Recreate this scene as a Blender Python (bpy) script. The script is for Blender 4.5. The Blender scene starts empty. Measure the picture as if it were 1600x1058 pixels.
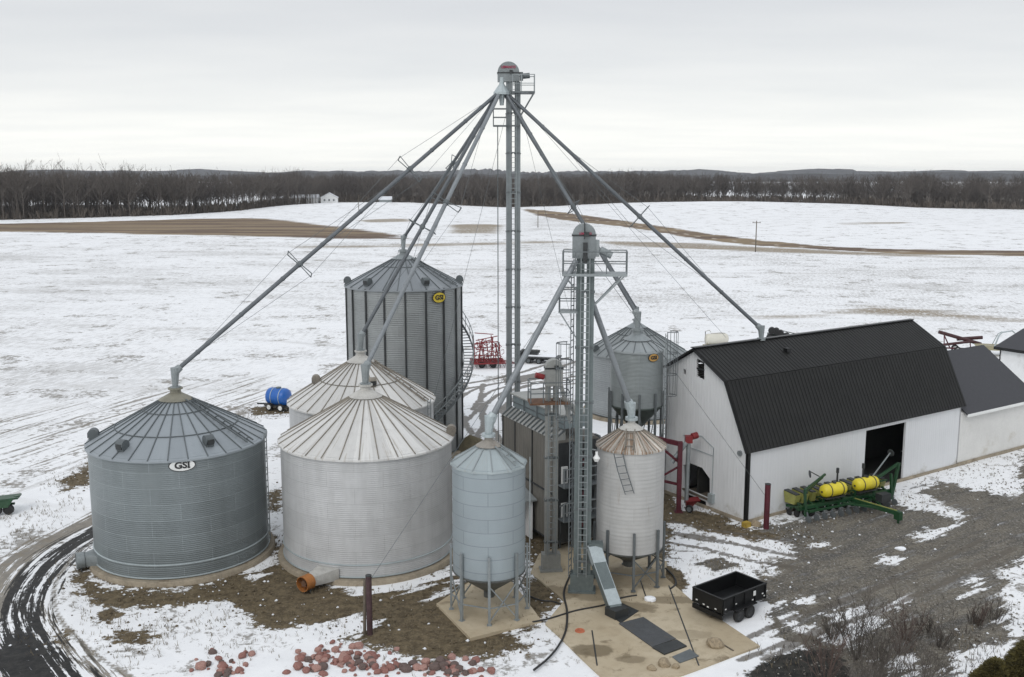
import bpy, bmesh, math, random
import numpy as np
from mathutils import Vector, Matrix, noise as mnoise
from mathutils.geometry import tessellate_polygon

random.seed(7); RNG = np.random.default_rng(7)
SC = bpy.context.scene
COL = SC.collection
PI = math.pi
# ------------------------------------------------------------------ camera
CAM_H, FPX, HOR = 20.0, 1580.0, 270.0
PITCH = math.atan((529 - HOR) / FPX)
cd = bpy.data.cameras.new('camera'); cam = bpy.data.objects.new('camera', cd); COL.objects.link(cam)
cam.location = (0, 0, CAM_H); cam.rotation_euler = (PI / 2 - PITCH, 0, 0)
cd.sensor_fit = 'HORIZONTAL'; cd.angle = 2 * math.atan(800 / FPX)
cd.clip_start = 0.5; cd.clip_end = 20000
SC.camera = cam
# ------------------------------------------------------------------ world (overcast deck over a Nishita sky)
SUN_EL, SUN_AZ = math.radians(42), math.radians(205)     # azimuth measured from +Y clockwise
W = bpy.data.worlds.new('World'); SC.world = W; W.use_nodes = True
nt = W.node_tree; nt.nodes.clear()
def wn(t, **k):
    n = nt.nodes.new(t)
    for a, b in k.items(): setattr(n, a, b)
    return n
out = wn('ShaderNodeOutputWorld'); bg = wn('ShaderNodeBackground')
sky = wn('ShaderNodeTexSky'); sky.sky_type = 'NISHITA'; sky.sun_disc = False
sky.sun_elevation = SUN_EL; sky.sun_rotation = SUN_AZ; sky.altitude = 250
tc = wn('ShaderNodeTexCoord'); sep = wn('ShaderNodeSeparateXYZ')
nt.links.new(tc.outputs['Generated'], sep.inputs[0])
zc = wn('ShaderNodeMath', operation='MAXIMUM'); nt.links.new(sep.outputs[2], zc.inputs[0]); zc.inputs[1].default_value = 0
za = wn('ShaderNodeMath', operation='ADD'); nt.links.new(zc.outputs[0], za.inputs[0]); za.inputs[1].default_value = 0.06
dv = wn('ShaderNodeVectorMath', operation='DIVIDE'); cmb = wn('ShaderNodeCombineXYZ')
for i in range(3): nt.links.new(za.outputs[0], cmb.inputs[i])
nt.links.new(tc.outputs['Generated'], dv.inputs[0]); nt.links.new(cmb.outputs[0], dv.inputs[1])
mpw = wn('ShaderNodeMapping'); mpw.inputs['Scale'].default_value = (0.55, 0.9, 0.0)
nt.links.new(dv.outputs[0], mpw.inputs[0])
nz = wn('ShaderNodeTexNoise'); nz.inputs['Scale'].default_value = 1.0; nz.inputs['Detail'].default_value = 5; nz.inputs['Roughness'].default_value = 0.5
nt.links.new(mpw.outputs[0], nz.inputs['Vector'])
gr = wn('ShaderNodeValToRGB'); nt.links.new(zc.outputs[0], gr.inputs[0])
e = gr.color_ramp.elements
e[0].position = 0.0; e[0].color = (0.99, 0.995, 0.96, 1)
e[1].position = 1.0; e[1].color = (0.80, 0.83, 0.88, 1)
for p, c in ((0.035, (0.97, 0.975, 0.94)), (0.09, (0.80, 0.815, 0.815)), (0.17, (0.675, 0.692, 0.715)), (0.4, (0.80, 0.83, 0.87))):
    q = e.new(p); q.color = (*c, 1)
cr = wn('ShaderNodeValToRGB'); nt.links.new(nz.outputs[0], cr.inputs[0])
cr.color_ramp.elements[0].position = 0.32; cr.color_ramp.elements[0].color = (0.93, 0.937, 0.95, 1)
cr.color_ramp.elements[1].position = 0.68; cr.color_ramp.elements[1].color = (1.015, 1.012, 1.01, 1)
mul = wn('ShaderNodeMix', data_type='RGBA', blend_type='MULTIPLY'); mul.inputs[0].default_value = 1
nt.links.new(gr.outputs[0], mul.inputs[6]); nt.links.new(cr.outputs[0], mul.inputs[7])
sk = wn('ShaderNodeMix', data_type='RGBA', blend_type='MULTIPLY'); sk.inputs[0].default_value = 1
nt.links.new(sky.outputs[0], sk.inputs[6]); sk.inputs[7].default_value = (0.08, 0.08, 0.08, 1)
mx = wn('ShaderNodeMix', data_type='RGBA'); mx.inputs[0].default_value = 0.96
nt.links.new(sk.outputs[2], mx.inputs[6]); nt.links.new(mul.outputs[2], mx.inputs[7])
nt.links.new(mx.outputs[2], bg.inputs[0]); bg.inputs[1].default_value = 1.0
nt.links.new(bg.outputs[0], out.inputs[0])
# ------------------------------------------------------------------ sun behind the cloud
sd_ = bpy.data.lights.new('sun', 'SUN'); sun = bpy.data.objects.new('sun', sd_); COL.objects.link(sun)
sd_.energy = 0.85; sd_.angle = math.radians(25); sd_.color = (1, 0.97, 0.93)
sdir = Vector((math.sin(SUN_AZ) * math.cos(SUN_EL), math.cos(SUN_AZ) * math.cos(SUN_EL), math.sin(SUN_EL)))
sun.rotation_euler = sdir.to_track_quat('Z', 'Y').to_euler(); sun.location = (0, 0, 60)
vs = SC.view_settings; vs.view_transform = 'Standard'; vs.look = 'None'; vs.exposure = 0.14; vs.gamma = 1
SC.cycles.max_bounces = 6; SC.cycles.volume_bounces = 0; SC.cycles.transparent_max_bounces = 8

# ------------------------------------------------------------------ survey helpers: photo pixel -> place in the world
def ray(x, y):
    u, v = x - 800, y - 529; c, n = math.cos(PITCH), math.sin(PITCH)
    return Vector((u, FPX * c - v * n, -FPX * n - v * c))
def G(x, y, z=0.0):
    d = ray(x, y); return Vector((0, 0, CAM_H)) + d * ((z - CAM_H) / d.z)
def at(x, y, Y):
    d = ray(x, y); return Vector((0, 0, CAM_H)) + d * (Y / d.y)

# ------------------------------------------------------------------ materials
MATS = {}
class NT:
    def __init__(s, name):
        s.m = bpy.data.materials.new(name); s.m.use_nodes = True; s.t = s.m.node_tree; s.t.nodes.clear()
        s.o = s.t.nodes.new('ShaderNodeOutputMaterial'); s.b = s.t.nodes.new('ShaderNodeBsdfPrincipled')
        s.t.links.new(s.b.outputs[0], s.o.inputs[0])
    def n(s, t, **k):
        q = s.t.nodes.new(t)
        for a, b in k.items(): setattr(q, a, b)
        return q
    def put(s, sock, v):
        if hasattr(v, 'is_linked'): s.t.links.new(v, sock)
        elif isinstance(v, (tuple, list)) and len(v) == 3 and sock.type == 'RGBA': sock.default_value = (*v, 1)
        else: sock.default_value = v
    def math(s, op, a, b=None, c=None, clamp=False):
        q = s.n('ShaderNodeMath', operation=op); q.use_clamp = clamp
        s.put(q.inputs[0], a)
        if b is not None: s.put(q.inputs[1], b)
        if c is not None: s.put(q.inputs[2], c)
        return q.outputs[0]
    def mix(s, f, a, b, blend='MIX'):
        q = s.n('ShaderNodeMix', data_type='RGBA', blend_type=blend); q.clamp_factor = True
        s.put(q.inputs[0], f); s.put(q.inputs[6], a); s.put(q.inputs[7], b); return q.outputs[2]
    def noise(s, vec, scale, detail=4, rough=0.55, dist=0.0):
        q = s.n('ShaderNodeTexNoise'); q.inputs['Scale'].default_value = scale; q.inputs['Detail'].default_value = detail
        q.inputs['Roughness'].default_value = rough; q.inputs['Distortion'].default_value = dist
        s.t.links.new(vec, q.inputs['Vector']); return q.outputs[0]
    def map(s, vec, scale=(1, 1, 1), rot=(0, 0, 0), loc=(0, 0, 0)):
        q = s.n('ShaderNodeMapping'); q.inputs['Scale'].default_value = scale; q.inputs['Rotation'].default_value = rot; q.inputs['Location'].default_value = loc
        s.t.links.new(vec, q.inputs[0]); return q.outputs[0]
    def step(s, v, lo, hi):
        q = s.n('ShaderNodeMapRange', interpolation_type='SMOOTHSTEP')
        s.put(q.inputs[0], v); q.inputs[1].default_value = lo; q.inputs[2].default_value = hi; q.inputs[3].default_value = 0; q.inputs[4].default_value = 1
        return q.outputs[0]
    def attr(s, name):
        q = s.n('ShaderNodeAttribute', attribute_name=name); return q.outputs['Fac']
    def obj(s):
        return s.n('ShaderNodeTexCoord').outputs['Object']
    def bump(s, h, strength=0.3, dist=0.02):
        q = s.n('ShaderNodeBump'); q.inputs['Strength'].default_value = strength; q.inputs['Distance'].default_value = dist
        s.t.links.new(h, q.inputs['Height']); s.t.links.new(q.outputs[0], s.b.inputs['Normal'])
    def fin(s, col, rough=0.6, metal=0.0, spec=None):
        s.put(s.b.inputs['Base Color'], col); s.put(s.b.inputs['Roughness'], rough); s.put(s.b.inputs['Metallic'], metal)
        if spec is not None: s.b.inputs['Specular IOR Level'].default_value = spec
        return s.m

def plain(name, col, rough=0.6, metal=0.0, var=0.12, scale=1.5, dirt=None, spec=None):
    """paint or metal with patchy wear; var = tone variation, dirt = second colour in blotches"""
    if name in MATS: return MATS[name]
    s = NT(name); o = s.obj()
    a = s.noise(o, scale, 5, 0.65); b = s.noise(o, scale * 9, 3, 0.6)
    f = s.math('ADD', s.math('MULTIPLY', a, 0.65), s.math('MULTIPLY', b, 0.35))
    lo = tuple(c * (1 - var * 1.6) for c in col); hi = tuple(min(1, c * (1 + var * 1.6)) for c in col)
    c = s.mix(s.step(f, 0.25, 0.75), lo, hi)
    if dirt:
        d = s.step(s.noise(o, scale * 0.7, 6, 0.7), 0.54, 0.72)
        c = s.mix(s.math('MULTIPLY', d, 0.7), c, dirt)
    MATS[name] = s.fin(c, rough, metal, spec); return MATS[name]

def bin_wall(name, col, R, sheet=(2.8, 0.813), var=0.06, seam=0.9, metal=0.35, rough=0.42, pitch=0.1, streak=0.14, bump=0.35, rust=0.0, band=None):
    s = NT(name); o = s.obj()
    sp = s.n('ShaderNodeSeparateXYZ'); s.t.links.new(o, sp.inputs[0])
    ang = s.math('ARCTAN2', sp.outputs[0], s.math('MULTIPLY', sp.outputs[1], -1.0))
    u = s.math('MULTIPLY', ang, R)
    cv = s.n('ShaderNodeCombineXYZ'); s.t.links.new(u, cv.inputs[0]); s.t.links.new(sp.outputs[2], cv.inputs[1])
    br = s.n('ShaderNodeTexBrick'); s.t.links.new(cv.outputs[0], br.inputs['Vector'])
    br.inputs['Color1'].default_value = (*[c * (1 - var) for c in col], 1)
    br.inputs['Color2'].default_value = (*[min(1, c * (1 + var)) for c in col], 1)
    br.inputs['Mortar'].default_value = (*[min(1, c * seam) for c in col], 1)
    br.inputs['Scale'].default_value = 1; br.inputs['Mortar Size'].default_value = 0.018; br.inputs['Mortar Smooth'].default_value = 0.3
    br.inputs['Brick Width'].default_value = sheet[0]; br.inputs['Row Height'].default_value = sheet[1]
    st = s.noise(s.map(cv.outputs[0], (2.2, 0.25, 1)), 1.0, 5, 0.65)
    bl = s.noise(cv.outputs[0], 0.9, 5, 0.6)
    k = s.math('ADD', s.math('MULTIPLY', st, streak * 2), s.math('MULTIPLY', bl, streak * 2.2))
    k = s.math('ADD', k, 1 - streak * 2.1)
    kc = s.n('ShaderNodeCombineXYZ')
    for i in range(3): s.t.links.new(k, kc.inputs[i])
    c = s.mix(1.0, br.outputs[0], kc.outputs[0], 'MULTIPLY')
    if rust:
        d = s.step(s.noise(s.map(cv.outputs[0], (3, 0.35, 1)), 1.0, 6, 0.7), 0.58, 0.78)
        c = s.mix(s.math('MULTIPLY', d, rust), c, (0.22, 0.14, 0.08))
    h = s.math('SINE', s.math('MULTIPLY', sp.outputs[2], 2 * PI / pitch))
    s.bump(h, bump, pitch * 0.12)
    MATS[name] = s.fin(c, rough, metal); return MATS[name]

def bin_roof(name, col, var=0.1, metal=0.3, rough=0.45, rust=0.0, rustcol=(0.22, 0.13, 0.07), n=30, streaks=0.25, rlo=0.56):
    s = NT(name); o = s.obj(); sp = s.n('ShaderNodeSeparateXYZ'); s.t.links.new(o, sp.inputs[0])
    ang = s.math('ARCTAN2', sp.outputs[0], s.math('MULTIPLY', sp.outputs[1], -1.0))
    rad = s.math('SQRT', s.math('ADD', s.math('POWER', sp.outputs[0], 2), s.math('POWER', sp.outputs[1], 2)))
    cv = s.n('ShaderNodeCombineXYZ'); s.t.links.new(s.math('MULTIPLY', ang, n / (2 * PI) * 1.0), cv.inputs[0]); s.t.links.new(s.math('MULTIPLY', rad, 0.25), cv.inputs[1])
    st = s.noise(s.map(cv.outputs[0], (3.5, 1, 1)), 1.3, 6, 0.7)
    wn_ = s.n('ShaderNodeTexWhiteNoise', noise_dimensions='1D'); s.t.links.new(s.math('FLOOR', s.math('MULTIPLY', ang, n / (2 * PI))), wn_.inputs['W'])
    f = s.math('ADD', s.math('MULTIPLY', st, 0.6), s.math('MULTIPLY', wn_.outputs[0], 0.4))
    c = s.mix(s.step(f, 0.2, 0.8), tuple(q * (1 - var * 1.5) for q in col), tuple(min(1, q * (1 + var * 1.5)) for q in col))
    bl = s.noise(o, 1.6, 6, 0.65)
    c = s.mix(s.math('MULTIPLY', s.step(bl, 0.5, 0.75), streaks), c, tuple(q * 0.7 for q in col))
    if rust:
        r = s.noise(s.map(cv.outputs[0], (2.4, 0.7, 1)), 2.1, 7, 0.75)
        c = s.mix(s.math('MULTIPLY', s.step(r, rlo, rlo + 0.1), rust), c, rustcol)
    MATS[name] = s.fin(c, rough, metal); return MATS[name]

def ribbed(name, col, axis=0, pitch=0.23, rough=0.5, metal=0.0, var=0.06, bump=0.5, dirt=None):
    s = NT(name); o = s.obj(); sp = s.n('ShaderNodeSeparateXYZ'); s.t.links.new(o, sp.inputs[0])
    w = s.math('SINE', s.math('MULTIPLY', sp.outputs[axis], 2 * PI / pitch))
    w = s.math('POWER', s.math('ABSOLUTE', w), 6.0)
    a = s.noise(o, 0.5, 5, 0.6); b = s.noise(s.map(o, (4, 4, 0.3)), 1.2, 4, 0.6)
    f = s.math('ADD', s.math('MULTIPLY', a, 0.5), s.math('MULTIPLY', b, 0.5))
    c = s.mix(s.step(f, 0.3, 0.7), tuple(q * (1 - var * 1.5) for q in col), tuple(min(1, q * (1 + var)) for q in col))
    if dirt:
        zf = s.math('SUBTRACT', s.noise(o, 1.1, 6, 0.7), s.math('MULTIPLY', sp.outputs[2], 0.28))
        c = s.mix(s.math('MULTIPLY', s.step(zf, 0.35, 0.6), 0.6), c, dirt)
    s.bump(w, bump, 0.03)
    MATS[name] = s.fin(c, rough, metal); return MATS[name]

M = {}
M['galv'] = plain('galvanised_steel', (0.26, 0.285, 0.29), 0.5, 0.35, 0.12, 1.2)
M['galv_dark'] = plain('weathered_steel', (0.13, 0.145, 0.15), 0.55, 0.3, 0.15, 1.2)
M['galv_green'] = plain('leg_casing_steel', (0.135, 0.162, 0.162), 0.5, 0.3, 0.14, 0.9)
M['headgrey'] = plain('elevator_head_steel', (0.20, 0.22, 0.225), 0.5, 0.3, 0.12, 0.9)
M['galv_pale'] = plain('pale_leg_casing', (0.29, 0.295, 0.28), 0.5, 0.2, 0.12, 0.9)
M['galv_light'] = plain('bright_galvanised_steel', (0.40, 0.45, 0.46), 0.45, 0.3, 0.1, 0.8)
M['spout'] = plain('spout_pipe_steel', (0.125, 0.137, 0.147), 0.5, 0.35, 0.15, 0.7)
M['spout_pale'] = plain('pale_spout_pipe', (0.22, 0.238, 0.25), 0.5, 0.3, 0.1, 0.7)
M['dark'] = plain('dark_steel', (0.03, 0.033, 0.034), 0.5, 0.1, 0.2, 2)
M['black'] = plain('black_paint', (0.006, 0.0065, 0.007), 0.4, 0.0, 0.2, 2, spec=0.35)
M['tyre'] = plain('tyre_rubber', (0.014, 0.014, 0.014), 0.75, 0.0, 0.2, 4)
M['rim'] = plain('wheel_rim_paint', (0.035, 0.036, 0.037), 0.4, 0.2, 0.1, 3)
M['white'] = plain('white_paint', (0.72, 0.73, 0.73), 0.5, 0.0, 0.06, 1.0, dirt=(0.45, 0.44, 0.41))
M['maroon'] = plain('maroon_paint', (0.085, 0.011, 0.02), 0.55, 0.0, 0.25, 1.4, dirt=(0.06, 0.02, 0.02))
M['rustpost'] = plain('rusty_post_steel', (0.055, 0.028, 0.030), 0.75, 0.0, 0.3, 2.5, dirt=(0.11, 0.09, 0.08))
M['red'] = plain('red_paint', (0.20, 0.018, 0.02), 0.5, 0.0, 0.25, 2.0)
M['orange'] = plain('orange_paint', (0.34, 0.13, 0.03), 0.55, 0.0, 0.2, 2.0, dirt=(0.2, 0.09, 0.04))
M['green'] = plain('green_paint', (0.010, 0.052, 0.018), 0.4, 0.0, 0.2, 2.0, dirt=(0.03, 0.05, 0.025))
M['yellow'] = plain('yellow_plastic', (0.64, 0.53, 0.025), 0.45, 0.0, 0.08, 1.5, dirt=(0.45, 0.37, 0.05))
M['yellow_dull'] = plain('dull_yellow_plastic', (0.27, 0.27, 0.075), 0.5, 0.0, 0.15, 2)
M['blue'] = plain('blue_plastic', (0.015, 0.11, 0.40), 0.35, 0.0, 0.1, 1.5)
M['rust'] = plain('rusted_iron', (0.13, 0.065, 0.035), 0.8, 0.0, 0.3, 4)
M['conc'] = plain('foundation_concrete', (0.30, 0.255, 0.19), 0.85, 0, 0.2, 1.2, dirt=(0.14, 0.10, 0.06))
M['wood'] = plain('old_wood', (0.12, 0.10, 0.075), 0.85, 0, 0.2, 3)
M['tan'] = plain('tan_paint', (0.30, 0.27, 0.17), 0.6, 0, 0.15, 2)
M['stone'] = plain('field_stone', (0.30, 0.24, 0.16), 0.85, 0, 0.25, 5, dirt=(0.12, 0.10, 0.07))
M['redstone'] = plain('red_stone', (0.25, 0.12, 0.10), 0.85, 0, 0.3, 6, dirt=(0.13, 0.07, 0.06))
M['bark'] = plain('grey_bark', (0.125, 0.108, 0.094), 0.9, 0, 0.25, 0.6)
M['bark2'] = plain('brown_bark', (0.105, 0.090, 0.080), 0.9, 0, 0.25, 0.6)
M['twig'] = plain('shrub_bark', (0.085, 0.073, 0.062), 0.9, 0, 0.3, 3)
M['twig_red'] = plain('reddish_shrub_bark', (0.10, 0.07, 0.058), 0.9, 0, 0.3, 3)
M['needle'] = plain('evergreen_foliage', (0.095, 0.080, 0.022), 0.8, 0, 0.45, 5)
M['sign_black'] = plain('sign_black', (0.015, 0.015, 0.015), 0.5, 0, 0.05)
M['sign_white'] = plain('sign_white', (0.75, 0.76, 0.74), 0.5, 0, 0.04)
M['sign_yellow'] = plain('sign_yellow', (0.62, 0.47, 0.04), 0.5, 0, 0.08)
M['sign_orange'] = plain('sign_faded_orange', (0.48, 0.27, 0.07), 0.5, 0, 0.1)
M['sign_red'] = plain('sign_red', (0.30, 0.02, 0.06), 0.5, 0, 0.05)
M['snow'] = plain('snow_clump', (0.82, 0.84, 0.87), 0.7, 0, 0.04, 4)
M['hose'] = plain('black_hose_rubber', (0.02, 0.02, 0.02), 0.6, 0, 0.1, 3)
M['hopper'] = plain('hopper_steel', (0.10, 0.105, 0.10), 0.55, 0.3, 0.2, 1.2)
M['inside'] = plain('dark_interior', (0.02, 0.02, 0.018), 0.9, 0, 0.2, 1)  # near-black so the barn's unlit gloom is in the colour; louvre slats share it
M['shingle'] = plain('slate_grey_shingles', (0.045, 0.046, 0.052), 0.8, 0, 0.1, 6)
M['barnroof'] = plain('charcoal_roof_steel', (0.0105, 0.0105, 0.0098), 0.5, 0.0, 0.3, 0.8, spec=0.28)
M['barnwall'] = ribbed('white_siding_shaded', (0.66, 0.67, 0.68), 0, 0.46, 0.5, 0, 0.03, 0.22, dirt=(0.34, 0.31, 0.25))  # greyer than the gable: weaker light on the long side is in the colour
M['barnwall_y'] = ribbed('white_siding_lit', (0.72, 0.73, 0.735), 1, 0.46, 0.5, 0, 0.045, 0.4, dirt=(0.34, 0.31, 0.25))  # paler copy of the siding, the gable's stronger light put into the colour
M['dryer_wall'] = ribbed('dryer_cladding', (0.17, 0.16, 0.14), 1, 0.5, 0.6, 0.1, 0.15, 0.8)

# ------------------------------------------------------------------ mesh builder
class MB:
    def __init__(s): s.v = []; s.f = []
    def add(s, vs, fs):
        b = len(s.v); s.v += [tuple(q) for q in vs]; s.f += [tuple(i + b for i in f) for f in fs]; return s
    def box(s, c, size, ex=None, ey=None, ez=None):
        ex = Vector(ex or (1, 0, 0)); ey = Vector(ey or (0, 1, 0)); ez = Vector(ez or (0, 0, 1)); c = Vector(c)
        hx, hy, hz = (q / 2 for q in size)
        vs = [c + ex * (a * hx) + ey * (b * hy) + ez * (d * hz) for d in (-1, 1) for b in (-1, 1) for a in (-1, 1)]
        return s.add(vs, [(0, 2, 3, 1), (4, 5, 7, 6), (0, 1, 5, 4), (2, 6, 7, 3), (0, 4, 6, 2), (1, 3, 7, 5)])
    def frame(s, p0, p1, up=(0, 0, 1)):
        p0, p1 = Vector(p0), Vector(p1); d = (p1 - p0); L = d.length; d = d / max(L, 1e-9)
        u = Vector(up)
        if abs(d.dot(u)) > 0.98: u = Vector((1, 0, 0)) if abs(d.x) < 0.9 else Vector((0, 1, 0))
        a = d.cross(u).normalized(); b = a.cross(d).normalized(); return d, a, b, L
    def bar(s, p0, p1, w, h=None, up=(0, 0, 1)):
        d, a, b, L = s.frame(p0, p1, up); h = h or w
        return s.box((Vector(p0) + Vector(p1)) / 2, (L, w, h), d, a, b)
    def tube(s, p0, p1, r, n=8, r2=None, caps=True):
        d, a, b, L = s.frame(p0, p1); r2 = r if r2 is None else r2
        p0, p1 = Vector(p0), Vector(p1); vs = []
        for p, q in ((p0, r), (p1, r2)):
            for i in range(n):
                t = 2 * PI * i / n; vs.append(p + (a * math.cos(t) + b * math.sin(t)) * q)
        fs = [(i, (i + 1) % n, n + (i + 1) % n, n + i) for i in range(n)]
        if caps: fs += [tuple(range(n))[::-1], tuple(range(n, 2 * n))]
        return s.add(vs, fs)
    def path(s, pts, r, n=6):
        pts = [Vector(p) for p in pts]; vs = []
        for k, p in enumerate(pts):
            q0 = pts[max(k - 1, 0)]; q1 = pts[min(k + 1, len(pts) - 1)]
            d, a, b, L = s.frame(q0, q1)
            for i in range(n):
                t = 2 * PI * i / n; vs.append(p + (a * math.cos(t) + b * math.sin(t)) * r)
        fs = []
        for k in range(len(pts) - 1):
            for i in range(n): fs.append((k * n + i, k * n + (i + 1) % n, (k + 1) * n + (i + 1) % n, (k + 1) * n + i))
        fs += [tuple(range(n))[::-1], tuple(range((len(pts) - 1) * n, len(pts) * n))]
        return s.add(vs, fs)
    def lathe(s, prof, n=48, c=(0, 0, 0), ax=(0, 0, 1), phase=0.0, a0=0.0, a1=2 * PI):
        c = Vector(c); ax = Vector(ax).normalized()
        x = Vector((1, 0, 0)) if abs(ax.z) > 0.9 else ax.cross(Vector((0, 0, 1))).normalized()
        y = ax.cross(x).normalized(); full = abs(a1 - a0 - 2 * PI) < 1e-6; vs = []; m = n if full else n + 1
        for r, z in prof:
            for i in range(m):
                t = phase + a0 + (a1 - a0) * i / n
                vs.append(c + ax * z + (x * math.cos(t) + y * math.sin(t)) * max(r, 1e-4))
        fs = []
        for k in range(len(prof) - 1):
            for i in range(n):
                j = (i + 1) % m
                fs.append((k * m + i, k * m + j, (k + 1) * m + j, (k + 1) * m + i))
        return s.add(vs, fs)
    def prism(s, pts, ext):
        pts = [Vector(p) for p in pts]; ext = Vector(ext); n = len(pts)
        return s.add(pts + [p + ext for p in pts], [tuple(range(n))[::-1], tuple(range(n, 2 * n))] + [(i, (i + 1) % n, n + (i + 1) % n, n + i) for i in range(n)])
    def holed(s, outer, holes):
        polys = [[Vector(p) for p in outer]] + [[Vector(p) for p in h] for h in holes]
        tri = tessellate_polygon(polys); flat = [p for q in polys for p in q]
        return s.add(flat, [tuple(t) for t in tri])

def build(name, mb, mat, parent=None, world=False, smooth=35, recalc=True, extra=()):
    me = bpy.data.meshes.new(name)
    vs = mb.v
    if world and parent is not None:
        inv = WM[parent.name].inverted(); vs = [tuple(inv @ Vector(q)) for q in vs]
    me.from_pydata(vs, [], mb.f)
    if recalc:
        bm = bmesh.new(); bm.from_mesh(me); bmesh.ops.recalc_face_normals(bm, faces=bm.faces); bm.to_mesh(me); bm.free()
    me.materials.append(mat)
    for e_ in extra: me.materials.append(e_)
    if smooth:
        me.polygons.foreach_set('use_smooth', [True] * len(me.polygons))
        me.set_sharp_from_angle(angle=math.radians(smooth))
    o = bpy.data.objects.new(name, me); COL.objects.link(o)
    if parent is not None:
        o.parent = parent; WM[o.name] = WM[parent.name]
    else: WM[o.name] = Matrix.Identity(4)
    return o
WM = {}
def tag(o, label=None, cat=None, group=None, kind=None):
    if label: o['label'] = label
    if cat: o['category'] = cat
    if group: o['group'] = group
    if kind: o['kind'] = kind
    return o
def thing(name, label, cat, loc=(0, 0, 0), rotz=0.0, group=None):
    o = bpy.data.objects.new(name, None); COL.objects.link(o); o.empty_display_size = 0.3
    o.location = loc; o.rotation_euler = (0, 0, rotz)
    WM[o.name] = Matrix.Translation(Vector(loc)) @ Matrix.Rotation(rotz, 4, 'Z')
    return tag(o, label, cat, group)
def kids(o): return [c for c in COL.objects if c.parent == o]
def copy_tree(o, loc=None, rotz=None, scale=None, label=None, parent=None):
    c = o.copy(); COL.objects.link(c)
    if parent is not None: c.parent = parent
    if loc is not None: c.location = loc
    if rotz is not None: c.rotation_euler = (0, 0, rotz)
    if scale is not None: c.scale = (scale,) * 3 if not isinstance(scale, tuple) else scale
    if label: c['label'] = label
    for ch in KID.get(o.name) or []: copy_tree(ch, parent=c)
    return c
KID = {}
def proto(o): KID[o.name] = kids(o); [proto(k) for k in KID[o.name]]; return o

def text_mesh(txt, size, bold=0.02, squeeze=1.0):
    cu = bpy.data.curves.new('text', 'FONT'); cu.body = txt; cu.size = size; cu.align_x = 'CENTER'; cu.align_y = 'CENTER'
    cu.offset = bold * size; cu.extrude = 0.012; cu.resolution_u = 3
    to = bpy.data.objects.new('text', cu); COL.objects.link(to)
    me = bpy.data.meshes.new_from_object(to.evaluated_get(bpy.context.evaluated_depsgraph_get()))
    bpy.data.objects.remove(to); bpy.data.curves.remove(cu)
    vs = [Vector((v.co.x * squeeze, v.co.y, v.co.z)) for v in me.vertices]; fs = [tuple(p.vertices) for p in me.polygons]
    bpy.data.meshes.remove(me); return vs, fs

# ------------------------------------------------------------------ ground: one sheet out to the horizon, with mask attributes
def seg_lines(lo, hi, fine_lo, fine_hi, step, grow, cap=140):
    a = list(np.arange(fine_lo, fine_hi + 1e-6, step)); s = step; p = a[-1]
    while p < hi: s = min(s * grow, cap); p += s; a.append(p)
    s = step; p = a[0]; b = []
    while p > lo: s = min(s * grow, cap); p -= s; b.append(p)
    return np.array(b[::-1] + a)
xs = seg_lines(-3200, 3200, -32, 46, 0.26, 1.045)
ys = seg_lines(-60, 6000, 36, 96, 0.26, 1.04)
XX, YY = np.meshgrid(xs, ys)
def bumpf(x, y, cx, cy, sx, sy, a): return a * np.exp(-((x - cx) / sx) ** 2 - ((y - cy) / sy) ** 2)
def terrain(x, y):
    x = np.asarray(x, float); y = np.asarray(y, float)
    h = bumpf(x, y, 125, 590, 85, 75, 3.4) + bumpf(x, y, -82, 590, 48, 60, 3.0) + bumpf(x, y, 20, 620, 60, 60, -1.0)
    h = h + bumpf(x, y, -140, 330, 120, 50, 1.0) + bumpf(x, y, 60, 300, 90, 50, -0.8) + bumpf(x, y, 160, 380, 90, 60, 1.0)
    far = np.clip((y - 900) / 3000, 0, 1); h = h + far * 7
    return h
def th(x, y): return float(terrain(x, y))
ZZ = terrain(XX, YY)
near = np.clip((y_ := YY - 30) / 10, 0, 1) * np.clip((140 - YY) / 30, 0, 1)
ZZ = ZZ + near * (0.03 * np.sin(XX * 0.9 + 0.4 * np.sin(YY * 0.7)) * np.sin(YY * 0.8))
P2 = np.stack([XX.ravel(), YY.ravel()], 1)

def sdf(poly):                      # signed distance to a polygon (negative inside)
    poly = np.asarray(poly, float)[:, :2]; d = np.full(len(P2), 1e9); ins = np.zeros(len(P2), bool)
    for i in range(len(poly)):
        a, b = poly[i], poly[(i + 1) % len(poly)]; ab = b - a
        t = np.clip(((P2 - a) @ ab) / max(ab @ ab, 1e-9), 0, 1); d = np.minimum(d, np.hypot(*(P2 - a - t[:, None] * ab).T))
        c = ((a[1] > P2[:, 1]) != (b[1] > P2[:, 1]))
        with np.errstate(divide='ignore', invalid='ignore'):
            xi = (b[0] - a[0]) * (P2[:, 1] - a[1]) / (b[1] - a[1] + 1e-12) + a[0]
        ins ^= c & (P2[:, 0] < xi)
    return np.where(ins, -d, d)
def ldist(pts):                     # distance to a polyline
    pts = np.asarray(pts, float)[:, :2]; d = np.full(len(P2), 1e9)
    for a, b in zip(pts[:-1], pts[1:]):
        ab = b - a; t = np.clip(((P2 - a) @ ab) / max(ab @ ab, 1e-9), 0, 1); d = np.minimum(d, np.hypot(*(P2 - a - t[:, None] * ab).T))
    return d
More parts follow.
